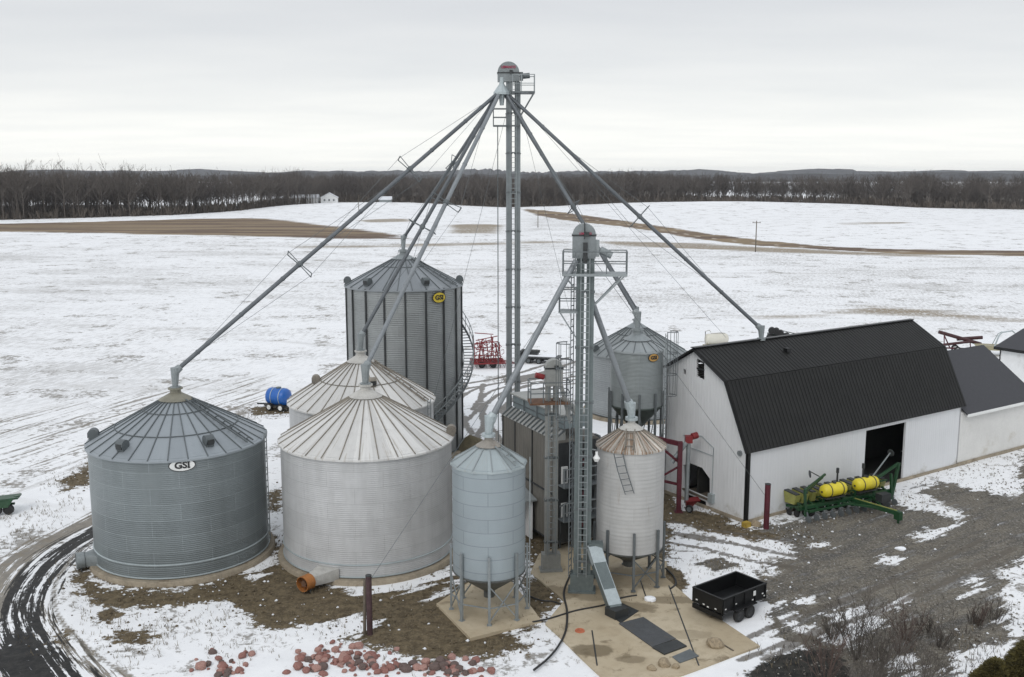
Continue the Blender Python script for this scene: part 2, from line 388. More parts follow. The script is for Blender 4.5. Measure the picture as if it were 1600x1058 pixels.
def smooth_pts(pts, k=8):
    pts = [np.array(p[:2]) for p in pts]; o = []
    for i in range(len(pts) - 1):
        p0 = pts[max(i - 1, 0)]; p1 = pts[i]; p2 = pts[i + 1]; p3 = pts[min(i + 2, len(pts) - 1)]
        for j in range(k):
            t = j / k; o.append(0.5 * ((2 * p1) + (p2 - p0) * t + (2 * p0 - 5 * p1 + 4 * p2 - p3) * t * t + (3 * p1 - p0 - 3 * p2 + p3) * t ** 3))
    o.append(pts[-1]); return o
def px(*q): return [G(x, y) for x, y in q]
def soft(d, w): return np.clip(0.5 - d / (2 * w), 0, 1)
def many(polys, w): 
    m = np.zeros(len(P2))
    for p in polys: m = np.maximum(m, soft(sdf(p), w))
    return m
mud = many([px((112, 900), (140, 880), (150, 925), (300, 922), (400, 885), (440, 868), (455, 900), (500, 920), (440, 955), (320, 940), (250, 945), (190, 955), (150, 945)),
            px((330, 935), (450, 885), (520, 918), (640, 912), (720, 880), (800, 960), (845, 985), (820, 1012), (720, 1030), (640, 1030), (585, 1010), (500, 975), (420, 985)),
            px((100, 748), (140, 724), (150, 745), (140, 760), (100, 766)), px((415, 772), (440, 762), (440, 800), (425, 800)),
            px((395, 638), (455, 630), (455, 645), (395, 650)), px((700, 700), (760, 690), (800, 720), (830, 850), (800, 880), (710, 840)),
            px((822, 900), (840, 895), (885, 945), (840, 968), (815, 960)), px((85, 995), (102, 990), (100, 1004), (84, 1002)),
            px((190, 985), (215, 990), (225, 1002), (190, 1000)), px((150, 955), (190, 945), (200, 965), (155, 975)), px((225, 970), (250, 985), (215, 1000)),
            px((1035, 797), (1108, 800), (1165, 825), (1215, 830), (1260, 835), (1225, 850), (1130, 838), (1040, 815))], 1.7)
for cx, cy, R in ((-17.52, 51.51, 4.42), (-7.65, 51.69, 4.45), (-9.33, 61.38, 4.43), (-7.75, 72.17, 4.11), (-1.05, 44.1, 1.9), (5.8, 47.78, 2.4), (7.58, 60.3, 2.3)):
    mud = np.maximum(mud, soft(np.hypot(P2[:, 0] - cx, P2[:, 1] - cy) - R - 0.5, 0.8) * 0.9)
mud = np.maximum(mud, many([px((780, 700), (870, 700), (1040, 700), (1060, 800), (1030, 880), (830, 900))], 1.5))
gravel = many([px((1165, 822), (1260, 812), (1420, 775), (1505, 735), (1620, 708), (1750, 800), (1750, 1060), (1560, 1000), (1480, 1052), (1390, 1075), (1330, 1010), (1270, 985), (1212, 945), (1200, 885), (1235, 850), (1200, 832))], 2.2)
gravel = np.maximum(gravel, many([px((1180, 1075), (1205, 1030), (1290, 1005), (1340, 1010), (1400, 1075)), px((1205, 960), (1240, 985), (1290, 1000), (1270, 1012), (1215, 995)),
    px((1085, 880), (1120, 870), (1150, 882), (1120, 892)), px((1180, 895), (1225, 900), (1215, 960), (1195, 940))], 1.0))
snowp = many([px((1400, 768), (1450, 775), (1510, 805), (1500, 815), (1455, 800), (1400, 790)), px((1425, 835), (1500, 815), (1480, 830), (1430, 845)),
              px((1460, 745), (1560, 718), (1600, 715), (1600, 735), (1590, 775), (1540, 770), (1470, 752)), px((1260, 848), (1310, 850), (1300, 858), (1262, 856)),
              px((1380, 868), (1412, 872), (1400, 882), (1370, 878)), px((1560, 890), (1610, 870), (1610, 1000), (1565, 985), (1575, 930)),
              px((1290, 960), (1340, 950), (1380, 955), (1390, 975), (1330, 1015), (1300, 1000)), px((1380, 950), (1425, 930), (1432, 934), (1385, 960)),
              px((1490, 930), (1530, 905), (1540, 915), (1500, 935)), px((1480, 1020), (1570, 1010), (1565, 1040), (1500, 1045)), px((1250, 930), (1280, 935), (1270, 945), (1245, 940)),
              px((1190, 838), (1230, 850), (1240, 872), (1190, 870)), px((1380, 1030), (1420, 1020), (1450, 1045), (1400, 1056)), px((1500, 690 + 60), (1540, 735), (1520, 760)),
    px((520, 916), (560, 908), (640, 904), (705, 888), (712, 898), (650, 920), (560, 932)), px((655, 938), (690, 920), (722, 905), (700, 926), (665, 944)), px((372, 892), (425, 866), (437, 880), (400, 908)), px((498, 975), (570, 958), (590, 972), (560, 998), (520, 1000)), px((800, 985), (845, 980), (850, 1000), (815, 1010))], 1.1)
drive_c = smooth_pts(px((230, 790), (150, 832), (104, 858), (62, 898), (38, 950), (52, 1000), (98, 1062), (140, 1110)))
def lcoord(pts):                    # signed distance and arc length along a polyline
    pts = np.asarray(pts, float)[:, :2]; d = np.full(len(P2), 1e9); sg = np.zeros(len(P2)); ar = np.zeros(len(P2)); acc = 0.0
    for a, b in zip(pts[:-1], pts[1:]):
        ab = b - a; L = np.hypot(*ab); t = np.clip(((P2 - a) @ ab) / max(L * L, 1e-9), 0, 1); q = P2 - a - t[:, None] * ab; dd_ = np.hypot(*q.T); m_ = dd_ < d
        d = np.where(m_, dd_, d); sg = np.where(m_, np.sign(ab[0] * q[:, 1] - ab[1] * q[:, 0]) * dd_, sg); ar = np.where(m_, acc + t * L, ar); acc += L
    return np.clip(sg, -30, 30), ar
dru, drv = lcoord(drive_c)
dd = ldist(drive_c)
outer = smooth_pts(px((220, 775), (145, 815), (80, 842), (35, 872), (4, 908), (-12, 960)))
inner = smooth_pts(px((200, 812), (150, 842), (105, 880), (85, 920), (88, 955), (112, 990), (160, 1030), (225, 1072)))
inner2 = smooth_pts(px((60, 935), (72, 975), (105, 1015), (165, 1062), (200, 1090)))
wet = np.maximum(soft(dd - 0.75, 1.1), many([px((55, 975), (95, 1060), (160, 1100), (80, 1100), (-40, 1040), (0, 990))], 0.8))
darkp = many([px((1160, 1085), (1168, 1046), (1250, 1014), (1300, 1015), (1340, 1075))], 1.0)
tand = np.minimum(ldist(outer) - 0.75, ldist(inner2) - 0.3)
tand = np.clip(tand, -3, 3); innd = np.clip(ldist(inner), 0, 3) ** 2
trk = np.full(len(P2), 3.0)
def track(pts, w=0.26, gap=1.8, amp=1.0):
    global trk
    c = smooth_pts(pts)
    for sgn in (-1, 1):
        off = []
        for i, p in enumerate(c):
            q = c[min(i + 1, len(c) - 1)] - c[max(i - 1, 0)]; n = np.array([-q[1], q[0]]) / max(np.hypot(*q), 1e-6); off.append(p + n * sgn * gap / 2)
        trk = np.minimum(trk, ldist(off) - w + (1 - amp) * 0.2)
track(px((725, 700), (735, 670), (765, 640), (800, 615), (860, 600), (980, 590)))
track(px((722, 640), (745, 615), (790, 600), (850, 592), (960, 575)))
track(px((785, 720), (765, 690), (745, 660), (735, 630), (740, 600)))
track(px((790, 690), (770, 650), (790, 620), (840, 605)))
track(px((720, 605), (760, 598), (820, 585), (900, 560)), 0.3)
track(px((1040, 838), (1110, 850), (1180, 868), (1260, 880)), 0.2, 1.6)
track(px((1040, 822), (1120, 838), (1200, 850), (1300, 872)), 0.2, 1.8)
track(px((1045, 865), (1120, 872), (1190, 885), (1240, 900)), 0.15, 1.2, 0.8)
track(px((1170, 1020), (1230, 990), (1290, 965), (1400, 925), (1560, 850)), 0.2, 1.7)
track(px((1180, 1045), (1260, 1012), (1330, 985)), 0.2, 1.7)
trk = np.minimum(trk, sdf(px((785, 592), (850, 580), (852, 592), (790, 602))))
field_edge = smooth_pts(px((-60, 662), (0, 650), (130, 626), (270, 603), (400, 588), (560, 570)))
edge = soft(ldist(field_edge) - 0.3, 1.5)
rows = many([list(px((-200, 690), (0, 652), (270, 604), (420, 588), (420, 640), (140, 722), (20, 770), (-100, 800)))], 1.5)
speck = many([list(px((-1500, 640), (-60, 662), (0, 650), (270, 603), (560, 570), (730, 520), (1000, 495), (1300, 505), (1700, 520), (4000, 560), (3000, 400), (1600, 402), (1200, 385), (830, 335), (620, 376), (0, 374), (-1500, 374)))], 14)
brown = np.maximum(many([px((-400, 356), (0, 350), (100, 348), (200, 345), (300, 342), (400, 341), (450, 345), (520, 355), (630, 371), (640, 374), (520, 374), (300, 371.5), (150, 369), (0, 366.5), (-400, 366))], 9), 0)
roadpoly = px((812, 326), (900, 335), (950, 342), (1000, 350), (1100, 364), (1200, 373.5), (1300, 382), (1400, 387), (1600, 391), (1900, 397), (1900, 407), (1600, 399.5), (1400, 394.5), (1300, 388), (1200, 381.5), (1100, 372), (1040, 364), (960, 353), (900, 347), (840, 337))
brown = np.maximum(brown, many([roadpoly], 5))
roadmid = soft(ldist(px((815, 329), (900, 340), (1000, 354.5), (1100, 369), (1200, 378), (1300, 385.5), (1400, 391), (1600, 395.5), (1900, 402))) - 0.9, 2.0)
thin = many([px((1120, 497), (1250, 488), (1340, 474), (1450, 480), (1620, 497), (1700, 505), (1620, 508), (1450, 500), (1340, 494), (1200, 502)),
             px((550, 343), (640, 341), (660, 347), (560, 349)), px((1290, 352), (1420, 350), (1440, 354), (1300, 356)), px((900, 372), (1100, 376), (1300, 388), (1590, 404), (1500, 404), (1200, 392), (950, 380)),
             px((440, 385), (560, 383), (720, 378), (900, 372), (900, 376), (700, 384), (450, 390)), px((-20, 645), (100, 634), (60, 655), (-20, 668)), px((700, 350), (790, 350), (790, 366), (690, 366))], 7)
thin = np.maximum(thin, many([px((700, 560), (735, 590), (790, 600), (870, 590), (870, 640), (740, 690), (705, 660))], 2) * 0.25)

edge_pts = [(-160, 400), (-40, 430), (120, 455), (280, 490), (380, 540), (440, 600), (520, 700), (640, 690), (720, 620), (800, 610), (900, 640), (1050, 690), (1200, 690), (1330, 620), (1420, 575), (1560, 560), (1760, 560)]
belt_pts = ([-160, 60, 150, 260, 330, 420, 560, 800, 1040, 1110, 1250, 1400, 1600, 1760], [150, 110, 60, 35, 24, 60, 240, 260, 220, 45, 45, 80, 70, 70])
def edgeY(p): return float(np.interp(p, [q[0] for q in edge_pts], [q[1] for q in edge_pts]))
def belt_depth(p): return float(np.interp(p, *belt_pts))
col_ = 800 + FPX * P2[:, 0] / np.maximum(P2[:, 1], 1.0)
eY = np.interp(col_, [q[0] for q in edge_pts], [q[1] for q in edge_pts]); bD = np.interp(col_, *belt_pts)
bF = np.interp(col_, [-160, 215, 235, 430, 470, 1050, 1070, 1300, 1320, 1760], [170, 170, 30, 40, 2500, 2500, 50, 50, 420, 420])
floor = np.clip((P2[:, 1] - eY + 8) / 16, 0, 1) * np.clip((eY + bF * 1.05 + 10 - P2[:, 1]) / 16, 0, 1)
nx, ny = len(xs), len(ys)
gm = bpy.data.meshes.new('ground')
co = np.stack([XX.ravel(), YY.ravel(), ZZ.ravel()], 1).astype(np.float32)
idx = np.arange(nx * ny).reshape(ny, nx)
fc = np.stack([idx[:-1, :-1], idx[:-1, 1:], idx[1:, 1:], idx[1:, :-1]], -1).reshape(-1, 4)
def fast_mesh(me, co, quads):
    co = np.asarray(co, np.float32); quads = np.asarray(quads, np.int32); k = quads.shape[1]
    me.vertices.add(len(co)); me.vertices.foreach_set('co', co.ravel())
    me.loops.add(quads.size); me.loops.foreach_set('vertex_index', quads.ravel())
    me.polygons.add(len(quads)); me.polygons.foreach_set('loop_start', np.arange(0, quads.size, k, dtype=np.int32))
    try: me.polygons.foreach_set('loop_total', np.full(len(quads), k, np.int32))
    except Exception: pass
    me.update(calc_edges=True); me.validate()
fast_mesh(gm, co, fc)
gm.polygons.foreach_set('use_smooth', [True] * len(gm.polygons))
for nm, arr in dict(mud=mud, gravel=gravel, snowp=snowp, wet=wet, tand=tand, innd=innd, trk=trk, edge=edge, rows=rows, speck=speck, brown=brown, roadmid=roadmid, thin=thin, darkp=darkp, dru=dru, drv=drv, floor=floor).items():
    a = gm.attributes.new(nm, 'FLOAT', 'POINT'); a.data.foreach_set('value', np.asarray(arr, np.float32))
def ground_mat():
    s = NT('snowy_ground'); o = s.obj()
    rd = G(72, 695) - G(34, 707); ra = math.atan2(rd.y, rd.x)
    n1 = s.noise(o, 0.55, 8, 0.68); n2 = s.noise(o, 2.3, 6, 0.7); n3 = s.noise(o, 9.0, 4, 0.6); nl = s.noise(o, 0.035, 5, 0.6)
    al = s.map(s.map(o, (1, 1, 1), (0, 0, -ra)), (0.09, 1.6, 1))       # stretched along the tillage rows
    nr = s.noise(al, 1.0, 5, 0.65)
    al2 = s.map(s.map(o, (1, 1, 1), (0, 0, -math.radians(34))), (0.25, 1.5, 1))
    ny_ = s.noise(al2, 1.0, 6, 0.68)
    def m(att, k=0.55, src=n1, lo=0.42, hi=0.58, fine=0.25, dist=None):
        at_ = s.attr(att) if dist is None else s.math('SUBTRACT', 0.5, s.math('MULTIPLY', s.attr(att), 0.5 / dist), clamp=True)
        v = s.math('ADD', at_, s.math('MULTIPLY', s.math('SUBTRACT', src, 0.5), k))
        v = s.math('ADD', v, s.math('MULTIPLY', s.math('SUBTRACT', n2, 0.5), fine))
        return s.math('MULTIPLY', s.step(v, lo, hi), s.step(at_, 0.02, 0.22))
    snow = s.mix(s.step(n1, 0.3, 0.7), (0.79, 0.80, 0.81), (0.86, 0.868, 0.875))
    # stubble showing through the thin snow of the big field
    fs = s.noise(s.map(s.map(o, (1, 1, 1), (0, 0, 0.25)), (1.5, 0.42, 1)), 1.3, 8, 0.75)
    fv = s.math('ADD', fs, s.math('MULTIPLY', s.math('SUBTRACT', nl, 0.5), 0.5))
    fst = s.noise(s.map(s.map(o, (1, 1, 1), (0, 0, 0.1)), (0.012, 0.075, 1)), 1.0, 5, 0.7)
    fv = s.math('ADD', fv, s.math('MULTIPLY', s.math('SUBTRACT', fst, 0.5), 0.4))
    stub = s.math('MULTIPLY', s.math('MULTIPLY', s.step(fv, 0.45, 0.64), s.attr('speck')), 0.50)
    c = s.mix(stub, snow, (0.33, 0.32, 0.30))
    far_s = s.math('MULTIPLY', s.step(s.math('ADD', fst, s.math('MULTIPLY', s.math('SUBTRACT', n1, .5), .3)), 0.60, 0.72), 0.30)
    c = s.mix(far_s, c, (0.38, 0.36, 0.33))
    # small clods and tufts everywhere on near snow
    n0 = s.noise(o, 0.16, 4, 0.6)
    tuft = s.math('MULTIPLY', s.step(s.math('ADD', s.math('ADD', s.math('MULTIPLY', n2, 0.5), s.math('MULTIPLY', n1, 0.5)), s.math('MULTIPLY', s.math('SUBTRACT', n0, 0.5), 0.6)), 0.555, 0.64), 0.8)
    c = s.mix(tuft, c, (0.20, 0.18, 0.15))
    # rows
    sr = s.math('ADD', nr, s.math('MULTIPLY', s.math('SUBTRACT', n2, 0.5), 0.35))
    c = s.mix(s.math('MULTIPLY', s.math('MULTIPLY', s.step(sr, 0.505, 0.62), s.attr('rows')), 0.85), c, (0.22, 0.20, 0.17))
    fl_ = s.noise(s.map(s.map(o, (1, 1, 1), (0, 0, 0.42)), (0.006, 0.16, 1)), 1.0, 4, 0.6)
    c = s.mix(s.math('MULTIPLY', s.step(fl_, 0.60, 0.72), 0.32), c, (0.36, 0.345, 0.32))
    th_ = s.math('MULTIPLY', m('thin', 1.0, fst, 0.5, 0.9, 0.5), s.step(s.math('ADD', fs, s.math('MULTIPLY', fst, 0.5)), 0.52, 0.76))
    c = s.mix(s.math('MULTIPLY', th_, 0.9), c, (0.25, 0.20, 0.135))
    c = s.mix(s.math('MULTIPLY', m('edge', 1.1, n1, 0.62, 0.8), 0.75), c, (0.14, 0.115, 0.09))
    fb = s.noise(s.map(o, (0.03, 0.22, 1)), 1, 7, 0.75)
    bc = s.mix(s.step(s.noise(s.map(o, (0.014, 0.10, 1)), 1, 6, 0.7), 0.42, 0.58), (0.27, 0.20, 0.12), (0.095, 0.055, 0.04))
    bc = s.mix(s.math('MULTIPLY', s.step(n1, 0.3, 0.75), 0.6), bc, (0.19, 0.155, 0.10))
    c = s.mix(m('brown', 1.5, fb, 0.42, 0.56, 0.3), c, bc)
    c = s.mix(m('roadmid', 0.3), c, (0.36, 0.31, 0.25))
    mc = s.mix(s.step(n2, 0.3, 0.7), (0.060, 0.045, 0.026), (0.16, 0.125, 0.075))
    mc = s.mix(s.math('MULTIPLY', s.step(n3, 0.52, 0.7), 0.6), mc, (0.23, 0.19, 0.13))
    mc = s.mix(s.math('MULTIPLY', s.step(s.noise(o, 5.0, 3, 0.6), 0.55, 0.7), 0.55), mc, (0.045, 0.036, 0.024))
    sp_ = s.math('ADD', s.math('MULTIPLY', s.attr('snowp'), 1.0), s.math('MULTIPLY', s.math('SUBTRACT', ny_, 0.5), 1.5))
    sp_ = s.step(s.math('ADD', sp_, s.math('MULTIPLY', s.math('SUBTRACT', n2, 0.5), 0.7)), 0.46, 0.56)
    c = s.mix(s.math('MULTIPLY', m('mud', 1.1, n1, 0.44, 0.52, 0.75), s.math('SUBTRACT', 1.0, sp_)), c, mc)
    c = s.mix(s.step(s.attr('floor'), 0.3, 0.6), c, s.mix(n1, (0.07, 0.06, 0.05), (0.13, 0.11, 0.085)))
    gc = s.mix(s.step(n1, 0.3, 0.7), (0.105, 0.095, 0.078), (0.185, 0.165, 0.130))
    gc = s.mix(s.step(ny_, 0.40, 0.70), gc, (0.075, 0.072, 0.068))
    gc = s.mix(s.math('MULTIPLY', s.step(n3, 0.5, 0.68), 0.7), gc, (0.33, 0.315, 0.285))
    gc = s.mix(s.math('MULTIPLY', s.step(s.noise(o, 5.5, 4, 0.65), 0.52, 0.66), 0.7), gc, (0.05, 0.047, 0.043))
    gm_ = m('gravel', 1.1, ny_, 0.44, 0.53, 0.6)
    smear = s.math('MULTIPLY', s.step(s.math('ADD', ny_, s.math('MULTIPLY', s.math('SUBTRACT', n0, 0.5), 0.7)), 0.56, 0.72), s.step(n2, 0.38, 0.6))
    gc = s.mix(s.math('MULTIPLY', smear, 0.45), gc, (0.62, 0.63, 0.64))
    gm_ = s.math('MULTIPLY', gm_, s.math('SUBTRACT', 1.0, sp_))
    c = s.mix(gm_, c, gc)
    dv_ = s.n('ShaderNodeCombineXYZ'); s.t.links.new(s.math('MULTIPLY', s.attr('dru'), 3.0), dv_.inputs[0]); s.t.links.new(s.math('MULTIPLY', s.attr('drv'), 0.13), dv_.inputs[1])
    ds_ = s.step(s.noise(dv_.outputs[0], 1.0, 6, 0.7), 0.34, 0.66)
    tcx = s.mix(s.step(n2, 0.3, 0.7), (0.13, 0.115, 0.09), (0.24, 0.21, 0.165))
    c = s.mix(s.math('MULTIPLY', m('tand', 1.25, ds_, 0.44, 0.56, 0.6, dist=0.6), 0.9), c, tcx)
    iw = s.math('SUBTRACT', s.math('SQRT', s.attr('innd')), s.math('MULTIPLY', s.math('SUBTRACT', n1, 0.42), 0.35))
    c = s.mix(s.math('MULTIPLY', s.math('SUBTRACT', 1.0, s.step(iw, 0.06, 0.2)), 0.8), c, tcx)
    c = s.mix(s.math('MULTIPLY', m('trk', 0.9, n1, 0.45, 0.62, 0.6, dist=0.35), 0.85), c, s.mix(n2, (0.07, 0.062, 0.05), (0.16, 0.14, 0.115)))
    wv = m('wet', 0.95, ds_, 0.44, 0.54, 0.8)
    c = s.mix(wv, c, s.mix(s.step(n2, 0.35, 0.7), (0.008, 0.008, 0.008), (0.032, 0.03, 0.027)))
    c = s.mix(m('darkp', 0.9, n1, 0.44, 0.54, 0.6), c, s.mix(s.step(n2, 0.35, 0.7), (0.014, 0.014, 0.013), (0.05, 0.047, 0.04)))
    lum = s.n('ShaderNodeRGBToBW'); s.t.links.new(c, lum.inputs[0])
    hgt = s.math('ADD', s.math('ADD', s.math('MULTIPLY', n1, 0.5), s.math('MULTIPLY', n2, 0.45)), s.math('MULTIPLY', s.step(lum.outputs[0], 0.25, 0.6), 0.55))
    s.bump(hgt, 0.5, 0.14)
    rg = s.math('SUBTRACT', 0.85, s.math('MULTIPLY', wv, 0.25))
    return s.fin(c, rg, 0, 0.25)
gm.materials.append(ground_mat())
go = bpy.data.objects.new('ground', gm); COL.objects.link(go); tag(go, kind='structure'); WM['ground'] = Matrix.Identity(4)

# concrete pads
def conc_pad_mat():
    s = NT('yard_concrete'); o = s.obj()
    a = s.noise(o, 0.35, 6, 0.6); b = s.noise(o, 2.5, 5, 0.65); d = s.noise(o, 0.8, 6, 0.7, 0.4)
    c = s.mix(s.step(a, 0.3, 0.7), (0.40, 0.33, 0.225), (0.50, 0.43, 0.315))
    c = s.mix(s.math('MULTIPLY', s.step(b, 0.45, 0.75), 0.35), c, (0.25, 0.20, 0.13))
    c = s.mix(s.math('MULTIPLY', s.step(d, 0.56, 0.66), 0.75), c, (0.17, 0.13, 0.075))
    for (qx, qy, ex, ey, k) in ((925, 1020, 1.05, 0.62, 0.75), (985, 1033, 0.75, 0.4, 0.6), (1052, 940, 1.5, 0.5, 0.6), (985, 952, 1.4, 0.7, 0.65), (930, 930, 1.6, 1.0, 0.55), (868, 930, 1.2, 1.0, 0.6), (1000, 905, 2.2, 1.6, 0.4), (1075, 995, 1.2, 0.5, 0.3)):
        w_ = G(qx, qy); mp_ = s.map(o, (1, 1, 1), (0, 0, 0), (-w_.x, -w_.y, 0)); mp_ = s.map(mp_, (1 / ex, 1 / ey, 0), (0, 0, -0.35))
        ln = s.n('ShaderNodeVectorMath', operation='LENGTH'); s.t.links.new(mp_, ln.inputs[0])
        e_ = s.math('ADD', ln.outputs['Value'], s.math('MULTIPLY', s.math('SUBTRACT', d, 0.5), 1.4))
        c = s.mix(s.math('MULTIPLY', s.math('SUBTRACT', 1.0, s.step(e_, 0.75, 1.0)), k), c, (0.135, 0.105, 0.062))
    s.bump(b, 0.2, 0.02); return s.fin(c, s.math('SUBTRACT', 0.85, s.math('MULTIPLY', s.step(d, 0.56, 0.66), 0.3)), 0, 0.3)
M['pad'] = conc_pad_mat()
def pad(pts, z=0.09, name='concrete_pad'):
    mb = MB(); mb.prism([Vector((p.x, p.y, -0.05)) for p in pts], (0, 0, z + 0.05))
    return tag(build(name, mb, M['pad']), kind='structure')
pad(px((852, 977), (937, 1058), (945, 1066), (1062, 1058), (1187, 1012), (1080, 940), (1040, 905), (1042, 880), (985, 850), (900, 846), (842, 868), (829, 897), (882, 941), (868, 957)))
pad(px((682, 947), (735, 1001), (846, 973), (795, 905), (760, 895)), 0.12)
mb = MB()                                     # joints cut into the pad, filled dark
for a, b in (((1045, 915), (1092, 1040)), ((925, 985), (933, 1040)), ((1000, 905), (1010, 935))):
    mb.bar(G(*a, 0.093), G(*b, 0.093), 0.06, 0.012)
tag(build('pad_joint', mb, M['dark']), kind='structure')
# ================================================================== GRAIN BINS
def frame_of(c):
    t = Vector((-c[0], -c[1], 0)).normalized(); return t, Vector((-t.y, t.x, 0))
def make_sign(root, t, r, phi, R, z, w, h, fill, ink):
    n = t * math.cos(phi) + r * math.sin(phi); ex = r * math.cos(phi) - t * math.sin(phi); ez = Vector((0, 0, 1))
    c = n * (R + (0.03 if R < 4.1 or R > 4.2 else 0.13)) + Vector((0, 0, z))
    def oval(a, b, off, th=0.03):
        mb = MB(); mb.prism([c + ex * (math.cos(k * PI / 18) * a) + ez * (math.sin(k * PI / 18) * b) + n * off for k in range(36)], n * th); return mb
    pl = build('sign', oval(w / 2, h / 2, 0), M['sign_black'], root)
    build('sign_face', oval(w / 2 - 0.04 * h / 0.62, h / 2 - 0.04 * h / 0.62, 0.012), fill, pl)
    mb = MB()
    vs, fs = text_mesh('GSI', h * (0.72 if w / h > 1.7 else 0.56), 0.034, 1.12)
    mb.add([c + ex * v.x + ez * v.y + n * (0.052 + v.z) for v in vs], fs)
    xm = max(v.x for v in vs); H_ = max(v.y for v in vs) - min(v.y for v in vs); ym = (max(v.y for v in vs) + min(v.y for v in vs)) / 2
    for q in (-1, 1): mb.box(c + ex * (xm - 0.115 * H_) + ez * (ym + q * H_ * 0.41) + n * 0.06, (0.36 * H_, 0.15 * H_, 0.024), ex, ez, n)      # slab serifs of the I
    build('lettering', mb, ink, pl, smooth=0)
def make_vent(root, t, r, phi, rad, R, eave, tip, mat, s=1.0):
    n = t * math.cos(phi) + r * math.sin(phi); ex = r * math.cos(phi) - t * math.sin(phi)
    z = eave + (tip - eave) * (1 - rad / R); c = n * rad + Vector((0, 0, z + 0.22 * s))
    mb = MB(); mb.box(c + Vector((0, 0, -0.14 * s)), (0.36 * s, 0.40 * s, 0.36 * s), n, ex)
    mb.lathe([(0.0, -0.22 * s), (0.26 * s, -0.22 * s), (0.26 * s, 0.22 * s), (0.0, 0.22 * s)], 16, c, ex)
    v = build('roof_vent', mb, mat, root)
    m2 = MB(); m2.box(c + n * 0.245 * s + Vector((0, 0, -0.07 * s)), (0.05 * s, 0.34 * s, 0.26 * s), n, ex)  # solid dark block; the shade in the vent mouth is put into its colour
    build('vent_opening', m2, M['dark'], v)
def ladder_mb(p0, p1, side, w=0.42, step=0.35, r=0.022):
    p0, p1, side = Vector(p0), Vector(p1), Vector(side).normalized() * (w / 2); mb = MB()
    for k in (-1, 1): mb.bar(p0 + side * k, p1 + side * k, r * 2, r * 2)
    L = (p1 - p0).length; n = int(L / step)
    for i in range(n):
        q = p0 + (p1 - p0) * ((i + 0.5) / n); mb.bar(q - side, q + side, r * 1.5)
    return mb
def cage_mb(p0, p1, n, side, rad=0.38, gap=1.1):
    mb = MB(); p0, p1 = Vector(p0), Vector(p1); n = Vector(n).normalized(); side = Vector(side).normalized(); L = (p1 - p0).length; k = max(2, int(L / gap))
    for i in range(k + 1):
        q = p0 + (p1 - p0) * (i / k)
        pts = [q + side * (rad * math.cos(a)) + n * (0.12 + rad * math.sin(a) * 1.6) for a in np.linspace(0, PI, 9)]
        mb.path(pts, 0.025, 4)
    for a in (0.25, 0.5, 0.75, 0.02, 0.98):
        o = side * (rad * math.cos(a * PI)) + n * (0.12 + rad * math.sin(a * PI) * 1.6); mb.bar(p0 + o, p1 + o, 0.03)
    return mb
def roof_parts(root, R, eave, tip, N, mat, capmat, ribmat, over=0.14, cr=0.5, rings=(0.36, 0.68), ribh=0.06, phase=0.0):
    Re = R + over; ze = eave - (tip - eave) * over / R
    prof_t = [1.0, 0.5, cr / Re]
    mb = MB(); vs = []; fs = []
    for k in range(N):                      # flat pie panels
        for j in range(2):
            ra, rb = Re * prof_t[j], Re * prof_t[j + 1]
            za, zb = [ze + (tip - ze) * (1 - q / Re) for q in (ra, rb)]
            a0, a1 = phase + 2 * PI * k / N, phase + 2 * PI * (k + 1) / N
            b = len(vs); vs += [(ra * math.sin(a0), -ra * math.cos(a0), za), (ra * math.sin(a1), -ra * math.cos(a1), za), (rb * math.sin(a1), -rb * math.cos(a1), zb), (rb * math.sin(a0), -rb * math.cos(a0), zb)]
            fs.append((b, b + 1, b + 2, b + 3))
    mb.add(vs, fs)
    # turned-down eave edge
    pr = [(Re, ze), (Re + 0.01, ze - 0.09), (R + 0.02, ze - 0.07)]
    mb.lathe(pr, N, phase=phase - PI / 2)
    roof = build('roof', mb, mat, root, smooth=5, recalc=True)
    rb = MB()
    for k in range(N):
        a = phase + 2 * PI * k / N; d = Vector((math.sin(a), -math.cos(a), 0))
        p0 = d * (Re - 0.02) + Vector((0, 0, ze + ribh * 0.4)); p1 = d * (cr + 0.05) + Vector((0, 0, ze + (tip - ze) * (1 - (cr + 0.05) / Re) + ribh * 0.4))
        rb.bar(p0, p1, 0.045, ribh)
    build('roof_ribs', rb, ribmat, roof, smooth=0)
    if rings:
        for q in rings:
            rg = MB(); rr = Re * q; zz = ze + (tip - ze) * (1 - q) + ribh * 0.5
            pts = [Vector((rr * math.sin(phase + 2 * PI * k / N), -rr * math.cos(phase + 2 * PI * k / N), zz)) for k in range(N + 1)]
            for a, b in zip(pts[:-1], pts[1:]): rg.bar(a, b, 0.04, 0.04)
            build('roof_ring', rg, ribmat, roof, smooth=0)
    cp = MB(); zc_ = ze + (tip - ze) * (1 - cr / Re)
    cp.lathe([(cr * 1.75, zc_ - (tip - ze) / Re * cr * 0.75 + 0.07), (cr * 0.55, zc_ + (tip - ze) / Re * cr * 0.45 + 0.09), (cr * 0.55, tip + 0.12), (cr * 0.75, tip + 0.12), (cr * 0.75, tip + 0.2), (0, tip + 0.2)], 28)
    build('roof_cap', cp, capmat, root)
    return roof
